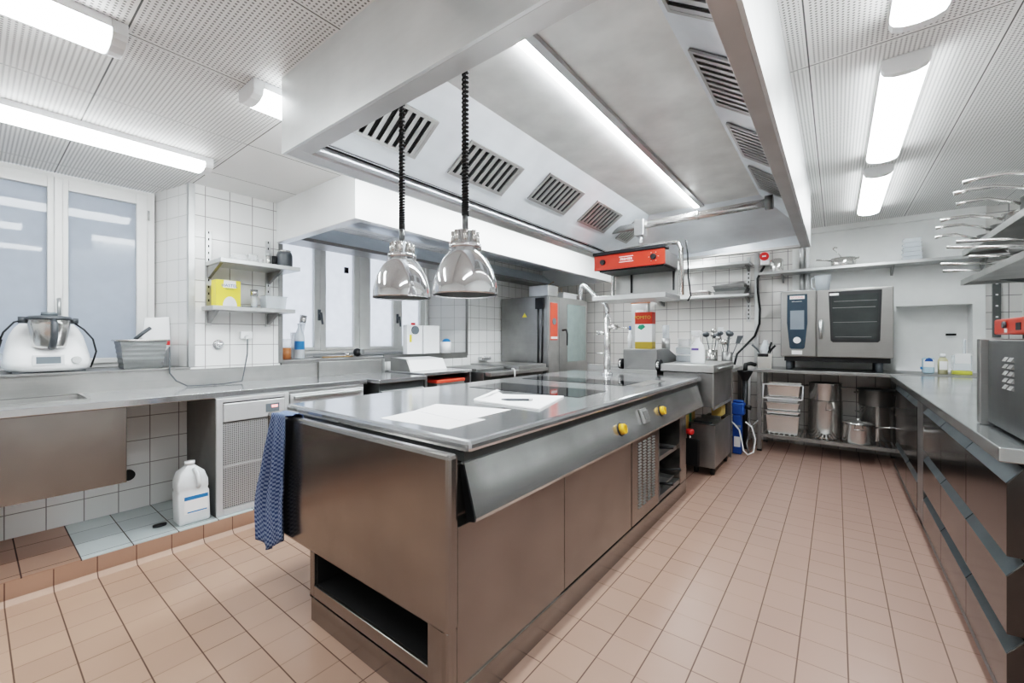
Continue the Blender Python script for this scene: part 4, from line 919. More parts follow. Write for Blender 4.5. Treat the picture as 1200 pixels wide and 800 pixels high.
# window 2 sill things
sz2 = 1.0555
def bottle(label, x, y, z, r, h, mat, capmat='plastic_white', band=None, lean=None, group=None):
    t = Thing('water_bottle', label, 'bottle', (x, y, z), group)
    t.part('bottle_body', MB().lathe([(0, 0), (r * .95, 0), (r, .01), (r, h * .6), (r * .9, h * .68), (r * .35, h * .88), (r * .33, h * .95), (0, h * .95)], (x, y, z)), M[mat])
    t.part('cap', MB().lathe([(0, h * .952), (r * .4, h * .952), (r * .4, h), (0, h)], (x, y, z)), M[capmat])
    if band: t.part('bottle_label', MB().lathe([(r * 1.01, h * .26), (r * 1.01, h * .5)], (x, y, z)), M[band])
    return t
bottle('clear water bottle with a blue label on the far window sill', -3.88, 1.845, sz2, .042, .32, 'clearp', 'clearp', 'blue_label')
one('glass_jug', MB().lathe([(0, 0), (.05, 0), (.058, .24), (.055, .24), (.047, .006), (0, .006)], (-3.98, 1.87, sz2)), M['clear'], 'clear measuring jug behind the water bottle', 'jug', (-3.98, 1.87, sz2))
T = Thing('orange_jar', 'jar with orange contents at the left end of the far sill', 'jar', (-3.90, 1.70, sz2))
T.part('jar_body', MB().cyl((-3.88, 1.725, sz2), (-3.88, 1.725, sz2 + .10), .042), M['brown']); T.part('upper_glass', MB().cyl((-3.88, 1.725, sz2 + .101), (-3.88, 1.725, sz2 + .18), .04), M['clear'])
T = Thing('tilted_bottle', 'clear bottle with a steel cap leaning inside the measuring jug', 'bottle', (-3.98, 1.88, sz2 + .02))
T.part('bottle_body', MB().cyl((-3.98, 1.865, sz2 + .02), (-3.97, 1.915, sz2 + .33), .026), M['clearp']); T.part('cap', MB().cyl((-3.97, 1.915, sz2 + .332), (-3.968, 1.925, sz2 + .40), .03), M['polished'])
one('wood_stick', MB().cyl((-3.80, 2.02, sz2 + .0075), (-3.82, 2.34, sz2 + .0075), .007), M['wood_rod'], 'thin wooden stick lying on the far window sill', 'stick', (-3.8, 2.1, sz2))  # just a thin stick
one('steel_rod', MB().cyl((-4.03, 2.05, sz2 + .008), (-4.03, 3.0, sz2 + .008), .007), M['alu'], 'long thin metal rod lying at the foot of the far window', 'rod', (-4.03, 2.5, sz2))
T = Thing('round_gadget', 'small black and silver round gadget on the far window sill', 'gadget', (-3.88, 2.43, sz2))
T.part('gadget_body', MB().ball((-3.88, 2.43, sz2 + .043), .042), M['black']); T.part('face', MB().cyl((-3.85, 2.455, sz2 + .045), (-3.835, 2.462, sz2 + .045), .03), M['alu'])
one('silver_ball', MB().ball((-3.88, 2.32, sz2 + .025), .024), M['polished'], 'tiny silver ball beside the black gadget on the far sill', 'ball', (-3.88, 2.32, sz2))
one('window_latch', MB().box(-4.112, -4.09, 2.42, 2.46, 1.93, 1.99), M['black'], 'small black latch high on the far window frame', 'latch', (-4.11, 2.44, 1.95))

# ------------------------------------------------------------------ counters further along the window wall
T = Thing('steel_upstand', 'grey steel splash box standing on the worktop end by the far window', 'upstand', (-3.5, 2.3, .90))
T.part('panel', MB().box(XL + .025, XL + .045, 1.90, 2.55, .9005, 1.03), M['steel'], .002); T.part('end_strip', MB().box(XL + .025, XL + .06, 2.551, 2.575, .9005, 1.035), M['alu'])
T = Thing('low_cabinet', 'narrow steel cabinet with white drawer handle behind the island', 'cabinet', (-3.3, 2.3, .11))
T.part('worktop', MB().box(XL + .025, -2.955, 2.05, 2.555, .865, .90), M['steel_top'], .004)
T.part('cabinet_body', MB().box(XL + .03, -2.99, 2.07, 2.54, .112, .864), M['steel_dark'])
T.part('drawer_handle', MB().box(-2.989, -2.965, 2.08, 2.53, .77, .80), M['alu'], .003)
T = Thing('open_cabinet', 'open steel cabinet holding a red object, behind the island', 'cabinet', (-3.35, 2.95, .11))
T.part('worktop', MB().box(XL + .025, -3.045, 2.60, 3.25, .885, .915), M['steel_top'], .003)
T.part('side_panel', MB().box(XL + .03, -3.05, 2.61, 2.64, .112, .884), M['steel_mid']); T.part('side_panel', MB().box(XL + .03, -3.05, 3.215, 3.24, .112, .884), M['steel_mid'])
T.part('back_panel', MB().box(XL + .03, XL + .05, 2.64, 3.215, .112, .884), M['dark']); T.part('middle_shelf', MB().box(XL + .05, -3.06, 2.64, 3.215, .70, .72), M['steel'])
T = Thing('red_lid_container', 'steel container with a bright red lid in the open cabinet', 'container', (-3.2, 2.97, .72))
T.part('container_body', MB().box(-3.40, -3.07, 2.78, 3.16, .7205, .80), M['steel'], .004); T.part('lid', MB().box(-3.405, -3.062, 2.775, 3.165, .801, .832), M['orange'], .008)
T = Thing('label_printer', 'white sloped label printer on the cabinet below the far window', 'printer', (-3.3, 2.8, .915))
T.part('printer_body', MB().prism([(-3.55, .9155), (-3.25, .9155), (-3.32, 1.03), (-3.55, 1.045)], 'y', 2.62, 3.09), M['plastic_white'], .005)
T.part('side_cover', MB().prism([(-3.56, .916), (-3.245, .916), (-3.31, 1.035), (-3.56, 1.05)], 'y', 2.600, 2.619), M['steel_mid'])
T = Thing('control_box', 'white switch box with yellow sticker and red switch on the sill', 'switch box', (-3.6, 2.95, 1.07))
T.part('box_body', MB().box(XL + .006, XL + .08, 2.84, 3.045, 1.072, 1.385), M['plastic_white'], .004)
T.part('grey_dial', MB().cyl((XL + .0802, 2.94, 1.33), (XL + .10, 2.94, 1.33), .045), M['lcd']); T.part('red_switch', MB().box(XL + .03, XL + .06, 2.93, 2.965, 1.386, 1.41), M['redp']); T.part('yellow_sticker', MB().box(XL + .0802, XL + .082, 2.87, 2.90, 1.20, 1.28), M['yellow_card'])
T = Thing('towel_dispenser', 'plain white dispenser box beside the switch box', 'dispenser', (-3.6, 3.17, 1.07))
T.part('dispenser_body', MB().box(XL + .006, XL + .09, 3.058, 3.29, 1.072, 1.385), M['plastic_white'], .006); T.part('black_dot', MB().cyl((XL + .06, 3.2905, 1.265), (XL + .06, 3.30, 1.265), .018), M['black'])
T = Thing('plastic_beaker', 'white tub holding a blue cloth right of the dispenser box', 'tub', (-3.62, 3.38, 1.07))
T.part('tub_body', MB().lathe([(0, 0), (.055, 0), (.065, .13), (.062, .13), (.05, .005), (0, .005)], (XL + .075, 3.40, 1.072)), M['plastic_white']); T.part('blue_cloth', MB().ball((XL + .075, 3.41, 1.20), .05, .8), M['blue_label'])
T = Thing('bratt_pan', 'wide dark steel cooking vessel with grey lids before the combi oven', 'cooking vessel', (-3.2, 3.8, 0))
T.part('body', MB().box(XL + .03, -2.93, 3.30, 4.42, .15, .885), M['steel_dark'], .005)
T.part('lid', MB().box(XL + .06, -3.05, 3.32, 3.80, .886, .915), M['steel_mid'], .006); T.part('lid', MB().box(XL + .06, -2.86, 3.83, 4.40, .886, .93), M['steel'], .006)
T.part('rim_bar', MB().box(-2.928, -2.84, 3.32, 4.42, .84, .884), M['steel'], .006)
T.part('hook', MB().tube([(-2.835, 3.72, .80), (-2.835, 3.72, .88), (-2.85, 3.72, .90), (-2.88, 3.72, .90)], .008, 8), M['plastic_white'])
for x in (-3.6, -2.98):
    for y in (3.36, 4.36): T.part('leg', MB().cyl((x, y, 0 if x > -3.04 else .111), (x, y, .15), .02), M['polished'])
# keep the vessel legs on plinth height only where the plinth is
T = Thing('wall_tap', 'small chrome mixer tap on the tiles left of the combi oven', 'tap', (XL, 4.1, .98))
T.part('tap_body', MB().cyl((XL + .001, 4.05, .98), (XL + .05, 4.05, .98), .022).cyl((XL + .001, 4.17, .98), (XL + .05, 4.17, .98), .022).box(XL + .05, XL + .085, 4.02, 4.20, .963, .997), M['chrome'], .004)
T.part('lever', MB().box(XL + .05, XL + .15, 4.09, 4.12, 1.0, 1.012), M['chrome'], .003)

# tall combi oven on the window wall
ox0, ox1, oy0, oy1 = XL + .02, -2.88, 4.49, 5.52
T = Thing('combi_oven', 'tall floor-standing combi oven with orange-red control panel and curved glass door', 'oven', (-3.28, 5.0, 0))
T.part('housing', MB().box(ox0, ox1 - .02, oy0, oy1, .12, 1.785), M['steel_mid'], .006)
T.part('control_column', MB().box(ox1 - .019, ox1, oy0, oy0 + .25, .13, 1.78), M['steel'], .004)
cp = T.part('control_panel', MB().box(ox1 + .0005, ox1 + .006, oy0 + .03, oy0 + .20, 1.22, 1.70), M['orange'], .003)
T.part('panel_dial', MB().lathe([(0, 0), (.03, 0), (.03, .001), (0, .001)], (0, 0, 0)).cyl((ox1 + .0062, oy0 + .115, 1.45), (ox1 + .012, oy0 + .115, 1.45), .045), M['lcd'], 0, cp) if False else T.part('panel_dial', MB().cyl((ox1 + .0062, oy0 + .115, 1.46), (ox1 + .012, oy0 + .115, 1.46), .045), M['lcd'], 0, cp)
T.part('panel_plate', MB().box(ox1 + .0062, ox1 + .008, oy0 + .04, oy0 + .19, 1.235, 1.265), M['paper'], 0, cp)
dpts = [(ox1 - .018, oy0 + .252)] + [(ox1 + .05 * math.sin(PI * k / 10) * (1.0), oy0 + .252 + (oy1 - oy0 - .252) * k / 10) for k in range(11)] + [(ox1 - .018, oy1)]
dr = T.part('door', MB().prism(dpts, 'z', .62, 1.78), M['steel'])
gp = [(ox1 + .05 * math.sin(PI * k / 10) + .003, oy0 + .252 + (oy1 - oy0 - .252) * k / 10) for k in range(2, 10)]
T.part('door_glass', MB().prism(gp + [(p[0] - .002, p[1]) for p in gp[::-1]], 'z', .93, 1.70), M['glassdoor'], 0, dr)
T.part('door_handle', MB().tube([(ox1 + .02, oy0 + .30, 1.35), (ox1 + .08, oy0 + .30, 1.355), (ox1 + .09, oy0 + .305, 1.30), (ox1 + .085, oy0 + .31, 1.15)], [.014, .014, .012, .008], 10), M['black'], 0, dr)
T.part('lower_front', MB().box(ox1 - .018, ox1 - .002, oy0 + .252, oy1, .13, .615), M['steel'], .003)
T.part('vent_hose', MB().tube([(ox0 + .62, oy0 - .012, .93), (ox0 + .62, oy0 - .012, 1.74)], .008, 8).tube([(ox0 + .68, oy0 - .012, .93), (ox0 + .69, oy0 - .012, 1.74)], .008, 8).box(ox0 + .59, ox0 + .71, oy0 - .03, oy0 - .001, 1.62, 1.76), M['black'])
T.part('yellow_sticker', MB().poly([(ox0 + .36, oy0 - .001, 1.52), (ox0 + .44, oy0 - .001, 1.52), (ox0 + .40, oy0 - .001, 1.58)]), M['yellow_card'])
for x in (ox0 + .05, ox1 - .08):
    for y in (oy0 + .06, oy1 - .06): T.part('foot', MB().cyl((x, y, 0), (x, y, .12), .025), M['polished'])
one('steel_box', MB().box(-3.20, -2.90, 4.50, 4.74, 1.786, 1.925), M['alu'], 'bright steel box on top of the tall combi oven', 'box', (-3.0, 4.6, 1.786), bevel=.005)
T = Thing('flat_box', 'white flat box on the combi oven right of the steel box', 'box', (-3.0, 5.2, 1.786))
T.part('box_body', MB().box(-3.20, -2.93, 4.93, 5.30, 1.786, 1.85), M['plastic_white'], .004); T.part('lid', MB().box(-3.21, -2.92, 4.92, 5.31, 1.851, 1.868), M['paper'], .002)
b = MB(); rd = random.Random(5)
for k in range(26):
    x, y = -3.32 + rd.random() * .30, 4.78 + rd.random() * .10 * (1 if k < 13 else 3); z = 1.79 + rd.random() * .12
    b.tube([(x, y, z), (x + rd.uniform(-.06, .06), y + rd.uniform(-.05, .05), z + rd.uniform(0, .07)), (x + rd.uniform(-.1, .1), y + rd.uniform(-.05, .05), z + rd.uniform(0, .10))], .006, 5)
one('dried_stalks', b, M['tan'], 'brown tangled dried stalks lying on top of the combi oven', 'dried stalks', (-3.2, 4.9, 1.79))

# ------------------------------------------------------------------ back wall shelves centre
for i, (z, lab) in enumerate(((2.16, 'upper steel wall shelf on the back tiles, partly behind the hood edge'), (1.775, 'lower steel wall shelf on the back tiles holding trays'))):
    T = Thing('wall_shelf', lab, 'shelf', (-1.4, 5.8, z), 'steel shelves on the back wall')
    T.part('shelf_board', MB().box(-2.0, -.815, 5.62, 5.93, z - .03, z), M['alu'], .003)
    for x in (-.86, -1.9): T.part('bracket', MB().prism([(5.928, z - .031), (5.70, z - .031), (5.928, z - .09)], 'x', x - .012, x + .012), M['steel_mid'])
b = MB().mat(0).box(-.885, -.845, 5.931, 5.949, 1.45, 2.25); b.mat(1)
for k in range(15): b.box(-.870, -.858, 5.9302, 5.9308, 1.48 + k * .05, 1.505 + k * .05)
one('shelf_upright', b, [M['alu'], M['dark']], 'slotted steel upright carrying the two shelves on the back wall tiles', 'shelf upright', (-.865, 5.94, 1.45))
T = Thing('steel_dish', 'small steel dish at the left of the lower back shelf', 'dish', (-1.38, 5.72, 1.776))
T.part('dish_body', MB().tray(-1.49, -1.26, 5.64, 5.80, 1.776, 1.83, .01, .008), M['polished']); T.part('cover', MB().box(-1.48, -1.27, 5.65, 5.79, 1.831, 1.842), M['steel'], .003)
for k, (dx, zz, hh, lab) in enumerate(((0, 1.776, .04, 'bottom steel tray of the stack on the lower back shelf'), (.01, 1.818, .035, 'middle steel tray of the stack on the lower back shelf'), (-.005, 1.856, .035, 'upper steel tray of the stack on the lower back shelf'))):
    one('baking_tray', MB().tray(-1.21 + dx, -.86 + dx, 5.64, 5.90, zz, zz + hh, .012, .008), M['steel_mid'] if k != 1 else M['steel_dark'], lab, 'tray', (-1.03, 5.77, zz), 'trays on the lower back shelf')
one('roasting_lid', MB().hexa([(-1.20, 5.64, 1.893), (-.87, 5.64, 1.893), (-.87, 5.90, 1.893), (-1.20, 5.90, 1.893)], [(-1.16, 5.66, 1.90), (-.88, 5.66, 1.925), (-.88, 5.88, 1.925), (-1.16, 5.88, 1.90)]), M['steel_mid'], 'tilted dark steel lid on top of the tray stack', 'lid', (-1.03, 5.77, 1.893))
# cable duct, emergency socket, cable
one('cable_duct', MB().box(-.80, -.755, 5.925, 5.949, .9, 2.40), M['alu'], 'vertical grey cable duct on the back wall tiles', 'cable duct', (-.78, 5.94, .9))
T = Thing('power_socket', 'round red power socket high on the back wall beside the big hood', 'socket', (-.69, 5.93, 2.24))
T.part('socket_base', MB().box(-.735, -.64, 5.91, 5.949, 2.13, 2.30), M['plastic_white'], .01); T.part('red_cover', MB().cyl((-.69, 5.875, 2.235), (-.69, 5.909, 2.235), .048), M['redp']); T.part('white_mark', MB().box(-.71, -.67, 5.8735, 5.8745, 2.226, 2.243), M['paper'])
one('power_cable', MB().tube([(-.69, 5.90, 2.12), (-.715, 5.89, 2.07), (-.762, 5.885, 1.97), (-.755, 5.88, 1.80), (-.735, 5.88, 1.60), (-.74, 5.88, 1.42), (-.79, 5.88, 1.27), (-.90, 5.86, 1.14), (-.97, 5.80, 1.05), (-.99, 5.75, .92)], .013, 10), M['black'], 'thick black cable curving down the back wall from the red socket', 'cable', (-.7, 5.9, 1.5))

# long shelf on back wall
T = Thing('wall_shelf', 'long steel shelf running above the oven on the back wall', 'shelf', (.3, 5.8, 1.985))
T.part('shelf_board', MB().box(-.72, 1.30, 5.66, 5.935, 1.985, 2.015), M['alu'], .003)
for x in (-.50, .46, 1.10): T.part('bracket', MB().prism([(5.937, 1.984), (5.74, 1.984), (5.937, 1.90)], 'x', x - .01, x + .01), M['steel_mid'])
one('steel_container', MB().lathe([(0, 0), (.062, 0), (.066, .01), (.066, .14), (.05, .155), (0, .155)], (-.55, 5.78, 2.0155), 28, 1, 1), M['polished'], 'round steel canister on the left end of the long shelf', 'canister', (-.55, 5.78, 2.0155))
T = Thing('saucepan', 'steel saucepan with a ladle in it on the long back shelf', 'saucepan', (.06, 5.78, 2.0155))
T.part('pan_body', MB().lathe([(0, 0), (.10, 0), (.105, .01), (.11, .09), (.107, .09), (.10, .005), (0, .005)], (.06, 5.78, 2.0155)), M['polished'])
T.part('handle', MB().tube([(-.05, 5.78, 2.09), (-.11, 5.76, 2.10), (-.18, 5.75, 2.11)], [.007, .008, .009], 8), M['polished']); T.part('helper_handle', MB().tube([(.165, 5.77, 2.095), (.19, 5.75, 2.10), (.19, 5.81, 2.10), (.165, 5.79, 2.095)], .005, 6), M['polished'])
T = Thing('ladle', 'thin steel ladle standing in the saucepan on the long shelf', 'ladle', (.06, 5.78, 2.03))
T.part('shaft', MB().tube([(.09, 5.80, 2.04), (.02, 5.78, 2.16), (-.03, 5.77, 2.215)], .004, 6), M['polished']); T.part('hook', MB().tube([(-.03, 5.77, 2.215), (-.015, 5.77, 2.232), (.01, 5.77, 2.225)], .006, 6), M['polished'])
for k in range(5):
    one('clear_container', MB().tray(.53 + k * .002, .67 - k * .002, 5.72, 5.86, 2.016 + k * .045, 2.016 + k * .045 + .04, .006, .004), M['clearp'], 'clear plastic container, %s of the stack on the long back shelf' % ['bottom one', 'second from the bottom', 'middle one', 'second from the top', 'top one'][k], 'container', (.6, 5.79, 2.016 + k * .045), 'clear containers on the long shelf')
T = Thing('drain_pipe', 'grey vertical pipe beside the oven running up to the ceiling', 'pipe', (-.28, 5.9, 1.74))
T.part('pipe', MB().cyl((-.315, 5.90, 1.78), (-.315, 5.90, 1.983), .024).cyl((-.315, 5.90, 2.017), (-.315, 5.90, 2.44), .024), M['alu']); T.part('white_pipe', MB().cyl((-.262, 5.905, 1.78), (-.262, 5.905, 1.983), .018).cyl((-.262, 5.905, 2.017), (-.262, 5.905, 2.44), .018), M['plastic_white']); T.part('flange', MB().cyl((-.285, 5.88, 1.742), (-.285, 5.88, 1.779), .055), M['alu'])

# ------------------------------------------------------------------ back table and oven
T = Thing('work_table', 'steel work table with lower rack carrying the oven at the back wall', 'table', (.3, 5.6, 0))
T.part('table_top', MB().box(-.73, 1.33, 5.30, 5.93, .872, .905), M['steel_mid'], .003)
for x in (-.675, .47):
    for y in (5.36, 5.87): T.part('leg', MB().box(x - .02, x + .02, y - .02, y + .02, .02, .871), M['steel_mid'], .002)
for x in (-.675, .47):
    for y in (5.36, 5.87): T.part('foot', MB().box(x - .022, x + .022, y - .022, y + .022, 0, .02), M['black'])
b = MB().box(-.655, .45, 5.335, 5.375, .16, .195).box(-.655, .45, 5.855, 5.895, .16, .195)
for k in range(24): b.box(-.64 + k * .0465, -.625 + k * .0465, 5.376, 5.854, .178, .195)
T.part('lower_rack', b, M['steel_mid'])
Ox0, Ox1, Oy = -.475, .432, 5.35
T = Thing('combi_oven', 'steel countertop combi oven with blue control panel on the back table', 'oven', (0, 5.6, .905))
T.part('stand', MB().box(Ox0 + .03, Ox1 - .02, Oy + .05, 5.88, 1.0, 1.045), M['black'])
for x in (Ox0 + .07, Ox1 - .10):
    for y in (Oy + .09, 5.82): T.part('foot', MB().cyl((x, y, .9055), (x, y, .999), .03), M['darkgrey'])
T.part('housing', MB().box(Ox0 + .004, Ox1, Oy + .021, 5.90, 1.046, 1.735), M['oven_steel'], .005)
T.part('control_column', MB().box(Ox0, -.166, Oy, Oy + .02, 1.05, 1.737), M['oven_steel'], .006)
cp = T.part('control_panel', MB().prism([(-.415, 1.705), (-.24, 1.705), (-.238, 1.40), (-.262, 1.145), (-.275, 1.13), (-.38, 1.13), (-.393, 1.145), (-.417, 1.40)], 'y', Oy - .005, Oy - .0005), M['oven_blue'], .001)
T.part('display', MB().box(-.388, -.266, Oy - .007, Oy - .0052, 1.335, 1.535), M['lightblue'], 0, cp)
T.part('dial', MB().cyl((-.328, Oy - .032, 1.222), (-.328, Oy - .0052, 1.222), .032, .034, 24), M['plastic_white'], 0, cp)
T.part('brand_plate', MB().box(-.392, -.262, Oy - .0068, Oy - .0052, 1.655, 1.69), M['paper'], 0, cp)
T.text('lettering', 'RATIONAL', .026, (-.327, Oy - .0072, 1.6725), RX, M['redp'], sx=.92)
T.text('small_lettering', 'SelfCookingCenter', .012, (-.327, Oy - .0058, 1.63), RX, M['paper'])
T.part('white_plate', MB().box(-.375, -.283, Oy - .002, Oy - .0003, 1.073, 1.113), M['paper'])
dr = T.part('door', MB().box(-.158, Ox1 - .002, Oy - .01, Oy + .02, 1.05, 1.735), M['oven_steel'], .006)
T.part('door_window', MB().prism([(-.062, 1.712), (.347, 1.712), (.347, 1.69), (.333, 1.22), (.318, 1.202), (-.028, 1.202), (-.045, 1.22)], 'y', Oy - .014, Oy - .0105), M['black'], .001, dr)
T.part('window_glass', MB().prism([(-.038, 1.675), (.322, 1.675), (.31, 1.235), (-.025, 1.235)], 'y', Oy - .0165, Oy - .0145), M['ovenglass'], 0, dr)
T.part('oven_racks', MB().box(-.03, .30, Oy - .0178, Oy - .0168, 1.545, 1.549).box(-.025, .31, Oy - .0178, Oy - .0168, 1.40, 1.403).box(-.01, .27, Oy - .0178, Oy - .0168, 1.255, 1.258).box(-.02, .31, Oy - .0178, Oy - .0168, 1.61, 1.613), M['steel_mid'], 0, dr)
T.part('window_sticker', MB().box(-.055, .02, Oy - .0182, Oy - .0169, 1.672, 1.695), M['paper'], 0, dr)
T.part('door_handle', MB().tube([(-.125, Oy - .012, 1.42), (-.125, Oy - .05, 1.41), (-.125, Oy - .055, 1.32), (-.125, Oy - .045, 1.235)], [.014, .020, .017, .011], 12), M['alu'], 0, dr)
T.part('top_trim', MB().box(Ox0 + .02, -.2, Oy + .04, 5.7, 1.736, 1.75), M['alu'])
T = Thing('clear_bucket', 'clear plastic measuring bucket standing on the countertop oven', 'bucket', (-.12, 5.6, 1.7365))
T.part('bucket_body', MB().lathe([(0, 0), (.055, 0), (.072, .17), (.078, .175), (.070, .172), (.052, .006), (0, .006)], (-.115, 5.60, 1.7365)), M['clearp']); T.part('handle', MB().tube([(-.19, 5.60, 1.90), (-.215, 5.60, 1.89), (-.21, 5.60, 1.80), (-.185, 5.60, 1.77)], .006, 8), M['clearp'])
# black knife / utensil box left of the oven
T = Thing('utensil_box', 'square steel container of black-handled tools left of the countertop oven', 'container', (-.63, 5.42, .9055))
T.part('container_body', MB().box(-.70, -.555, 5.36, 5.48, .9055, 1.075), M['polished'], .006)
T.part('black_band', MB().box(-.69, -.59, 5.354, 5.3595, 1.04, 1.072), M['black'])
for k, (x0, x1, z1, lab, mt) in enumerate(((-.60, -.565, 1.20, 'black knife handle leaning right out of the steel container', 'black'), (-.585, -.53, 1.165, 'black tool handle leaning far right out of the steel container', 'black'), (-.68, -.755, 1.17, 'thin dark tool leaning left out of the steel container', 'darkgrey'), (-.64, -.62, 1.22, 'pale plastic beater standing in the steel container', 'clearp'))):
    u = Thing('kitchen_knife' if mt == 'black' else 'kitchen_tool', lab, 'utensil', (x0, 5.42, 1.075), 'tools in the steel container')
    u.part('handle', MB().tube([(x0, 5.42, 1.0755), (x0 * .7 + x1 * .3, 5.42, 1.12), (x1, 5.42, z1)], [.006, .011, .011] if mt != 'clearp' else [.03, .045, .02], 8), M[mt])
# drain hose and funnel
T = Thing('drain_hose', 'black drain pipe with a funnel beside the back table', 'drain pipe', (-.83, 5.3, 0))
T.part('funnel', MB().lathe([(.028, 0), (.075, .10), (.08, .115), (.076, .115), (.02, .0)], (-.80, 5.26, .77)), M['black'])
T.part('pipe', MB().cyl((-.80, 5.26, .02), (-.80, 5.26, .775), .028, .028, 16), M['black'])
T.part('hose', MB().tube([(-.72, 5.40, .945), (-.76, 5.36, .96), (-.80, 5.30, .95), (-.80, 5.27, .89)], .022, 10), M['rubber'])
one('drain_pipe', MB().cyl((-.868, 5.87, 0), (-.868, 5.87, .84), .035), M['plastic_white'], 'white vertical waste pipe behind the water filter', 'pipe', (-.868, 5.87, 0))
# water filter
px, py = -.835, 5.08
T = Thing('water_filter', 'blue upright water filter cartridge on the floor beside the back table', 'water filter', (px, py, 0))
T.part('cartridge', MB().box(px - .052, px + .035, py - .05, py + .05, .002, .42), M['blue'], .012)
T.part('filter_head', MB().box(px - .055, px + .062, py - .055, py + .055, .421, .55).box(px - .05, px + .05, py - .04, py + .04, .551, .575), M['blue'], .012)
T.part('tap_fitting', MB().cyl((px - .075, py - .02, .525), (px - .056, py - .02, .525), .014), M['polished'])
T.part('outlet_fitting', MB().cyl((px + .064, py, .51), (px + .12, py, .50), .024), M['black'])
T.part('filter_label', MB().box(px - .036, px + .026, py - .052, py - .0505, .08, .19), M['paper']); T.part('small_label', MB().box(px - .03, px + .03, py - .052, py - .0505, .29, .315), M['lightblue'])
one('water_hose', MB().tube([(px - .058, py - .085, .56), (px - .062, py - .085, .36), (px - .03, py - .085, .33), (px + .02, py - .085, .27), (px + .045, py - .085, .15), (px + .06, py - .085, .06), (px + .10, py - .08, .02), (px + .15, py - .06, .05), (px + .165, py - .04, .18), (px + .13, py - .02, .30), (px + .08, py - .075, .36)], .008, 8), M['plastic_white'], 'white water hose looping down in front of the blue filter', 'hose', (px, py, .02))
one('water_hose', MB().tube([(px + .08, py + .07, .38), (px + .13, py + .05, .25), (px + .14, py + .03, .10), (px + .09, py + .02, .015), (px + .065, py + .08, .10), (px + .10, py + .1, .28), (px + .17, py + .1, .36)], .007, 8), M['steel_mid'], 'grey braided hose coiled on the floor right of the filter', 'hose', (px + .1, py, .02))
# pans on the rack
rz = .1955
def gn(label, z0, z1, mat='steel', dx=0, rimw=.014):
    t = Thing('gastronorm_pan', label, 'pan', (-.46, 5.55, z0), 'gastronorm pans on the lower rack')
    t.part('pan_body', MB().tray(-.615 + dx, -.315 + dx, 5.40, 5.66, z0, z1, .014, .004), M[mat])
    t.part('rim', MB().box(-.632 + dx, -.30 + dx, 5.384, 5.396, z1 - .002, z1 + .006), M['alu'])
    return t
t1 = gn('perforated steel pan at the bottom of the pan stack under the table', rz, .40, 'polished')
b = MB()
for i in range(7):
    for j in range(7): b.box(-.515 + i * .017, -.510 + i * .017, 5.4035 - .0, 5.404, .235 + j * .018, .240 + j * .018)
gn('second steel pan of the stack under the table', .408, .448, 'polished'); gn('third steel pan of the stack, in the middle', .455, .54, 'polished')
gn('fourth steel pan of the stack with a white rim', .548, .60, 'plastic_white'); gn('top steel pan of the stack, held by a wire basket', .608, .74, 'polished', .01)
one('wire_basket', MB().tube([(-.635, 5.37, .735), (-.645, 5.37, .60), (-.635, 5.37, .585), (-.29, 5.37, .585), (-.282, 5.37, .60), (-.275, 5.37, .735)], .007, 6).tube([(-.64, 5.37, .738), (-.272, 5.37, .738)], .006, 6), M['plastic_white'], 'white wire basket frame around the topmost steel pan', 'basket', (-.46, 5.37, .585))
def stockpot(label, x, y, z, r, h, mat='polished', handles=True, name='stockpot', group='pots on the lower rack', ang=0):
    t = Thing(name, label, 'pot', (x, y, z), group)
    t.part('pot_body', MB().lathe([(0, 0), (r - .004, 0), (r, .008), (r, h), (r + .005, h + .003), (r - .004, h), (r - .006, .01), (0, .01)], (x, y, z), 36), M[mat])
    for s in (-1, 1):
        c, sn = math.cos(ang) * s, math.sin(ang) * s
        P_ = lambda rr, tt, zz: (x + rr * c - tt * sn, y + rr * sn + tt * c, z + zz)
        t.part('handle', MB().tube([P_(r, -.04, h * .78), P_(r + .032, -.035, h * .80), P_(r + .032, .035, h * .80), P_(r, .04, h * .78)], .006, 8), M['polished'])
    return t
stockpot('tall steel stockpot standing on the rack, under a second pot', -.095, 5.58, rz, .148, .385, ang=-1.25)
stockpot('steel pot stacked on the tall stockpot beside the pan stack', -.095, 5.58, rz + .39, .142, .18, ang=-.2)
cass = stockpot('wide low steel casserole with long side handles, front of the rack', .175, 5.475, rz, .132, .185, name='casserole', ang=PI / 2)
cass.part('long_handle', MB().tube([(.307, 5.45, .36), (.38, 5.43, .375), (.455, 5.41, .385)], .008, 8), M['polished'])
cass.part('lid', MB().lathe([(0, .05), (.02, .045), (.02, .025), (.10, .018), (.132, 0), (.128, -.002), (0, .01)], (.175, 5.475, rz + .192)), M['polished'])
stockpot('tall steel stockpot behind the wide casserole on the rack', .325, 5.735, rz, .132, .35, ang=.1)
pt = stockpot('steel pot with a dark wide lid stacked on the right-hand stockpot', .325, 5.735, rz + .355, .138, .15, 'steel_mid', ang=-.3)
pt.part('lid', MB().lathe([(0, .02), (.15, .012), (.16, 0), (.155, -.004), (0, .006)], (.325, 5.735, rz + .515)), M['steel_dark'])

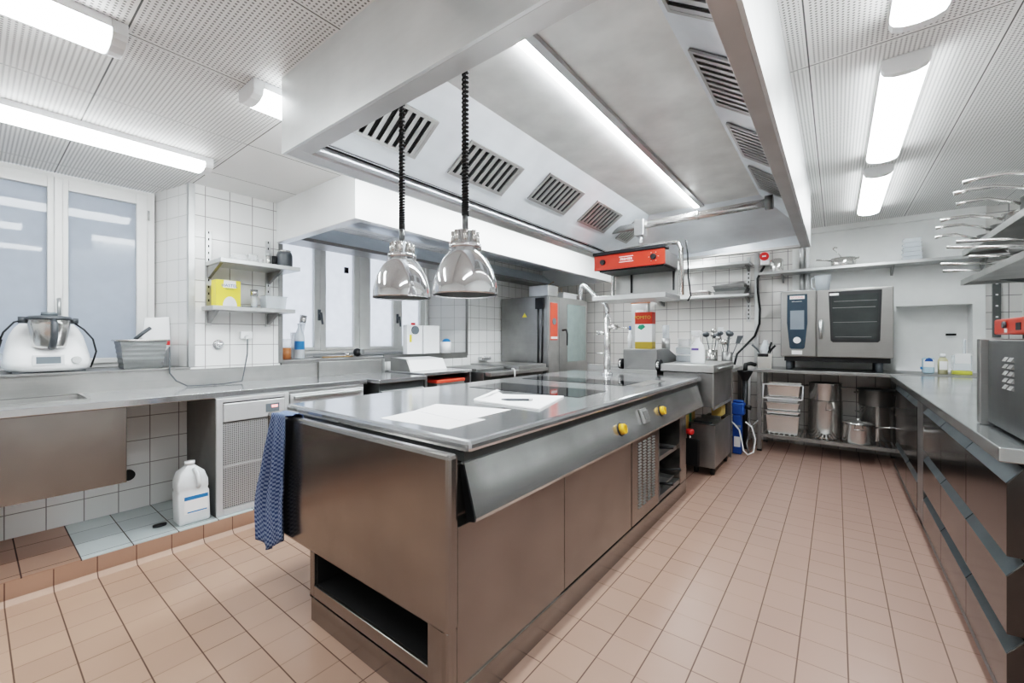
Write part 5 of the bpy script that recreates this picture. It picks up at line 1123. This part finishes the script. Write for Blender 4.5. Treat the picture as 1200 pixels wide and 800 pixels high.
# bottles in the niche
nz = .9055
T = Thing('cleaner_bottle', 'pale blue bottle with a dark blue label on the table in the niche', 'bottle', (.70, 5.62, nz))
T.part('bottle_body', MB().box(.655, .74, 5.60, 5.66, nz, nz + .15), M['bluewater'], .015); T.part('bottle_label', MB().prism([(.662, nz + .06), (.735, nz + .06), (.735, nz + .13), (.70, nz + .15), (.662, nz + .13)], 'y', 5.598, 5.5995), M['paper']); T.part('label_arch', MB().prism([(.668, nz + .115), (.73, nz + .115), (.722, nz + .138), (.70, nz + .15), (.678, nz + .138)], 'y', 5.5965, 5.5978), M['blue'])
T.part('cap', MB().cyl((.64, 5.60, nz + .05), (.655, 5.60, nz + .05), .012), M['blue_label'])
T = Thing('soap_bottle', 'cream coloured bottle with a white cap beside the blue one', 'bottle', (.79, 5.62, nz))
T.part('bottle_body', MB().lathe([(0, 0), (.034, 0), (.036, .13), (.02, .155), (0, .155)], (.795, 5.62, nz)), simple('cream_liquid', (.66, .62, .40), .3)); T.part('bottle_label', MB().box(.768, .822, 5.582, 5.5835, nz + .04, nz + .12), M['paper']); T.part('cap', MB().lathe([(0, .156), (.022, .156), (.018, .19), (0, .19)], (.795, 5.62, nz)), M['plastic_white'])
T = Thing('spray_canister', 'clear canister holding yellow liquid with white label in the niche', 'canister', (.93, 5.62, nz))
T.part('liquid', MB().box(.855, .985, 5.60, 5.68, nz, nz + .035), simple('yellow_liquid', (.62, .62, .12), .2), .006); T.part('canister_body', MB().box(.857, .983, 5.602, 5.678, nz + .036, nz + .18).box(.93, .95, 5.63, 5.65, nz + .181, nz + .33), M['clearp'], .01); T.part('canister_label', MB().box(.872, .972, 5.597, 5.5985, nz + .10, nz + .195), M['paper'])
one('niche_handle', MB().box(.89, .965, Y1 + nd - .02, Y1 + nd - .001, 1.27, 1.29), M['black'], 'small black recessed grip on the niche panel', 'handle', (.93, Y1 + nd, 1.28))

# ------------------------------------------------------------------ right counter with drawers
T = Thing('drawer_counter', 'long dark steel drawer counter along the right side of the aisle', 'counter', (.85, 3.6, 0))
T.part('worktop', MB().box(.397, XR - .01, 1.945, 5.297, .855, .90), steel('right_worktop_steel', (.50, .52, .52), .15, (3, 3, 3), .08, 3, .01), .004)
T.part('carcass', MB().box(.47, XR - .01, 2.01, 5.28, .09, .854), M['steel_dark'])
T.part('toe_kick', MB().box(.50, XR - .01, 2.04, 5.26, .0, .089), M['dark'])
T.part('toe_rail', MB().box(.425, .45, 2.0, 5.2, .062, .085), M['steel_lip'])
def drawer(ya, yb, zb, zt):
    e = .055
    pr = [(.425, zb), (.425, zt - e), (.462, zt - .004), (.468, zt - .004), (.468, zb)]
    d_ = T.part('drawer', MB().prism(pr, 'y', ya, yb), M['steel_drawer'], .0015)
    T.part('drawer_lip', MB().prism([(.4245, zt - e - .001), (.4235, zt - e + .001), (.4605, zt - .002), (.4622, zt - .004)], 'y', ya + .002, yb - .002), M['steel_lip'], 0, d_)
for ya, yb in ((2.0, 2.522), (2.528, 3.055), (3.061, 3.60)):
    for zb, zt in ((.55, .835), (.305, .542), (.088, .298)): drawer(ya, yb, zb, zt)
T.part('post', MB().box(.425, .47, 3.62, 3.84, .06, .85), M['steel_mid'], .003)
for ya, yb in ((3.86, 4.40), (4.41, 5.15)):
    drawer(ya, yb, .34, .835); drawer(ya, yb, .09, .333)
T.part('end_panel', MB().box(.47, XR - .012, 1.985, 2.008, .09, .853), M['steel_dark'], .002)
# steel box (side of a machine) with red controller
T = Thing('countertop_appliance', 'dark steel countertop appliance with louvred side at the right edge', 'appliance', (.75, 2.2, .90))
T.part('housing', MB().box(.468, 1.0, 1.97, 2.425, .912, 1.232), M['steel_dark'], .005)
T.part('front_flange', MB().box(.445, 1.02, 2.427, 2.47, .902, 1.236), M['steel_mid'], .004)
b = MB()
for c in range(2):
    for r in range(5):
        y = 2.20 - c * .055 + .0; z = 1.06 + r * .024
        b.prism([(.468, z), (.460, z + .002), (.468, z + .016)], 'y', y - .02, y + .02)
T.part('louvres', b, M['steel'])
for x in (.52, .95):
    for y in (2.02, 2.40): T.part('foot', MB().cyl((x, y, .9005), (x, y, .9115), .018), M['black'])
T = Thing('vacuum_sealer', 'red box with small display standing on the dark steel appliance', 'device', (.65, 2.35, 1.24))
T.part('device_base', MB().box(.54, .78, 2.02, 2.36, 1.2365, 1.250), M['black'])
T.part('device_body', MB().box(.48, .80, 1.98, 2.41, 1.2505, 1.308), M['red'], .006)
T.part('display', MB().box(.4785, .4798, 2.11, 2.16, 1.265, 1.29), M['black']); T.part('button_marks', MB().box(.4785, .4798, 2.055, 2.065, 1.262, 1.292).box(.4785, .4798, 2.035, 2.043, 1.272, 1.296).box(.4785, .4798, 2.255, 2.28, 1.258, 1.272), M['paper'])
T.part('device_knob', MB().cyl((.4785, 2.265, 1.285), (.470, 2.265, 1.285), .012), M['darkgrey'])
T = Thing('food_box', 'frosted plastic box with red base on the red device', 'box', (.62, 2.1, 1.309))
T.part('red_base', MB().box(.55, .78, 1.95, 2.19, 1.3085, 1.326), M['redp'], .004); T.part('box_body', MB().box(.555, .775, 1.95, 2.185, 1.3265, 1.47), M['clearp'], .01)

# ------------------------------------------------------------------ pan rack on the right wall
def rack_shelf(label, z, y0, y1, x0=.85):
    t = Thing('wall_shelf', label, 'shelf', (1.1, (y0 + y1) / 2, z), 'pan shelves on the right wall')
    b = MB().box(x0, x0 + .012, y0, y1, z - .045, z + .0).box(x0 + .012, XR - .03, y0, y0 + .012, z - .045, z).box(x0 + .012, XR - .03, y1 - .012, y1, z - .045, z)
    b.box(x0 + .012, XR - .03, y0 + .012, y1 - .012, z - .02, z - .005)
    t.part('shelf_board', b, M['steel'], .002)
    for y in (y0 + .5, y1 - .35): t.part('bracket', MB().prism([(XR - .032, z - .046), (x0 + .15, z - .046), (XR - .032, z - .13)], 'y', y - .01, y + .01), M['steel_dark'])
    return t
rack_shelf('lower pan shelf at the upper right edge, seen from below', 1.742, 3.05, 5.25)
rack_shelf('upper pan shelf at the upper right edge, above another shelf', 1.985, 3.15, 5.19)
for y, l in ((4.88, 'shelf upright of the pan shelves near the back wall'), (3.55, 'shelf upright of the pan shelves nearer the viewpoint')):
    one('shelf_upright', MB().box(XR - .028, XR - .001, y - .018, y + .018, 1.45, 2.3), M['alu'], l, 'shelf upright', (XR, y, 1.45))
b = MB().mat(0).box(1.172, 1.225, 5.925, 5.949, 1.25, 1.90); b.mat(1)
for k in range(5): b.box(1.190, 1.207, 5.9235, 5.9245, 1.33 + k * .105, 1.345 + k * .105)
one('wall_rail', b, [M['steel_dark'], M['paper']], 'dark slotted vertical rail on the tiles at the right end of the back wall', 'rail', (1.2, 5.94, 1.25))
def rackpan(label, x, y, z, r, h, ang, L, rise, mat='polished', tilt=0):
    t = Thing('saucepan', label, 'saucepan', (x, y, z), 'pans on the right wall shelves')
    t.part('pan_body', MB().lathe([(0, 0), (r * .92, 0), (r, .012), (r, h), (r + .004, h + .002), (r - .003, h), (r - .004, .008), (0, .008)], (x, y, z), 28), M[mat])
    d = Vector((math.cos(ang), math.sin(ang), 0)); p = Vector((x, y, z + h * .8))
    pts = [p + d * (r - .002) - Vector((0, 0, .01)), p + d * (r + .05) + Vector((0, 0, rise * .35)), p + d * (r + L * .5) + Vector((0, 0, rise)), p + d * (r + L * .8) + Vector((0, 0, rise)), p + d * (r + L) + Vector((0, 0, rise * .8))]
    t.part('handle', MB().tube(pts, [.010, .009, .011, .013, .012], 8), M['polished'])
    return t
zu = 1.9855; zl = 1.7425
rackpan('saucepan at the far end of the upper pan shelf', .98, 4.95, zu, .085, .075, PI - .05, .24, .05, 'steel_mid')
rackpan('second saucepan from the far end of the upper pan shelf', 1.0, 4.66, zu, .09, .09, PI + .12, .30, .05, 'steel_mid')
rackpan('third saucepan from the far end of the upper pan shelf', 1.0, 4.33, zu, .10, .10, PI - .02, .30, .04)
rackpan('fourth saucepan on the upper pan shelf, with long raised handle', 1.0, 4.02, zu, .09, .13, PI + .02, .28, .05, 'steel_mid')
rackpan('fifth saucepan on the upper pan shelf, tall with long handle', 1.01, 3.76, zu, .095, .14, PI + .05, .34, .05)
rackpan('nearest saucepan on the upper pan shelf, cut by the photo edge', 1.02, 3.50, zu, .10, .15, PI - .10, .34, .05)
def lowpan(label, x, y, z, r, ang, L, rise):
    t = frypan(label, (x, y, z), r, ang, L, .04, 'frying pans on the right wall shelves', 'steel_mid', 'polished', rise); return t
k = 0
names = ['farthest', 'second farthest', 'third farthest', 'third nearest', 'second nearest', 'nearest']
for (y, n) in ((4.88, 1), (4.52, 1), (4.16, 2), (3.80, 2)):
    for j in range(n):
        lowpan('steel frying pan, %s of those on the lower pan shelf' % names[k], 1.04 - .03 * (k % 2), y + .02 * j, zl + j * .046, .125, PI + (-.16, .14, -.05, .22, .05, -.2)[k], (.22, .27, .20, .30, .24, .28)[k], .02 + .02 * j); k += 1

# ------------------------------------------------------------------ light and camera
w = bpy.data.worlds.new('daylight'); bpy.context.scene.world = w; w.use_nodes = True
bg = w.node_tree.nodes['Background']; bg.inputs[0].default_value = (.86, .91, 1.0, 1); bg.inputs[1].default_value = 1.5
cam = bpy.data.cameras.new('camera'); co = bpy.data.objects.new('camera', cam); C.objects.link(co)
cam.sensor_width = 36; cam.lens = 36 * 491.6 / 1200; cam.clip_start = .02; cam.clip_end = 100
cam.shift_y = -3.0 / 1200
co.location = (0, 0, 1.235); co.rotation_euler = (PI / 2, 0, math.atan(380 / 491.6))
bpy.context.scene.camera = co
sc = bpy.context.scene
sc.view_settings.view_transform = 'Filmic'; sc.view_settings.look = 'High Contrast'; sc.view_settings.exposure = 0.62
sc.cycles.max_bounces = 10; sc.cycles.diffuse_bounces = 5; sc.cycles.transparent_max_bounces = 16
sc.cycles.use_denoising = True
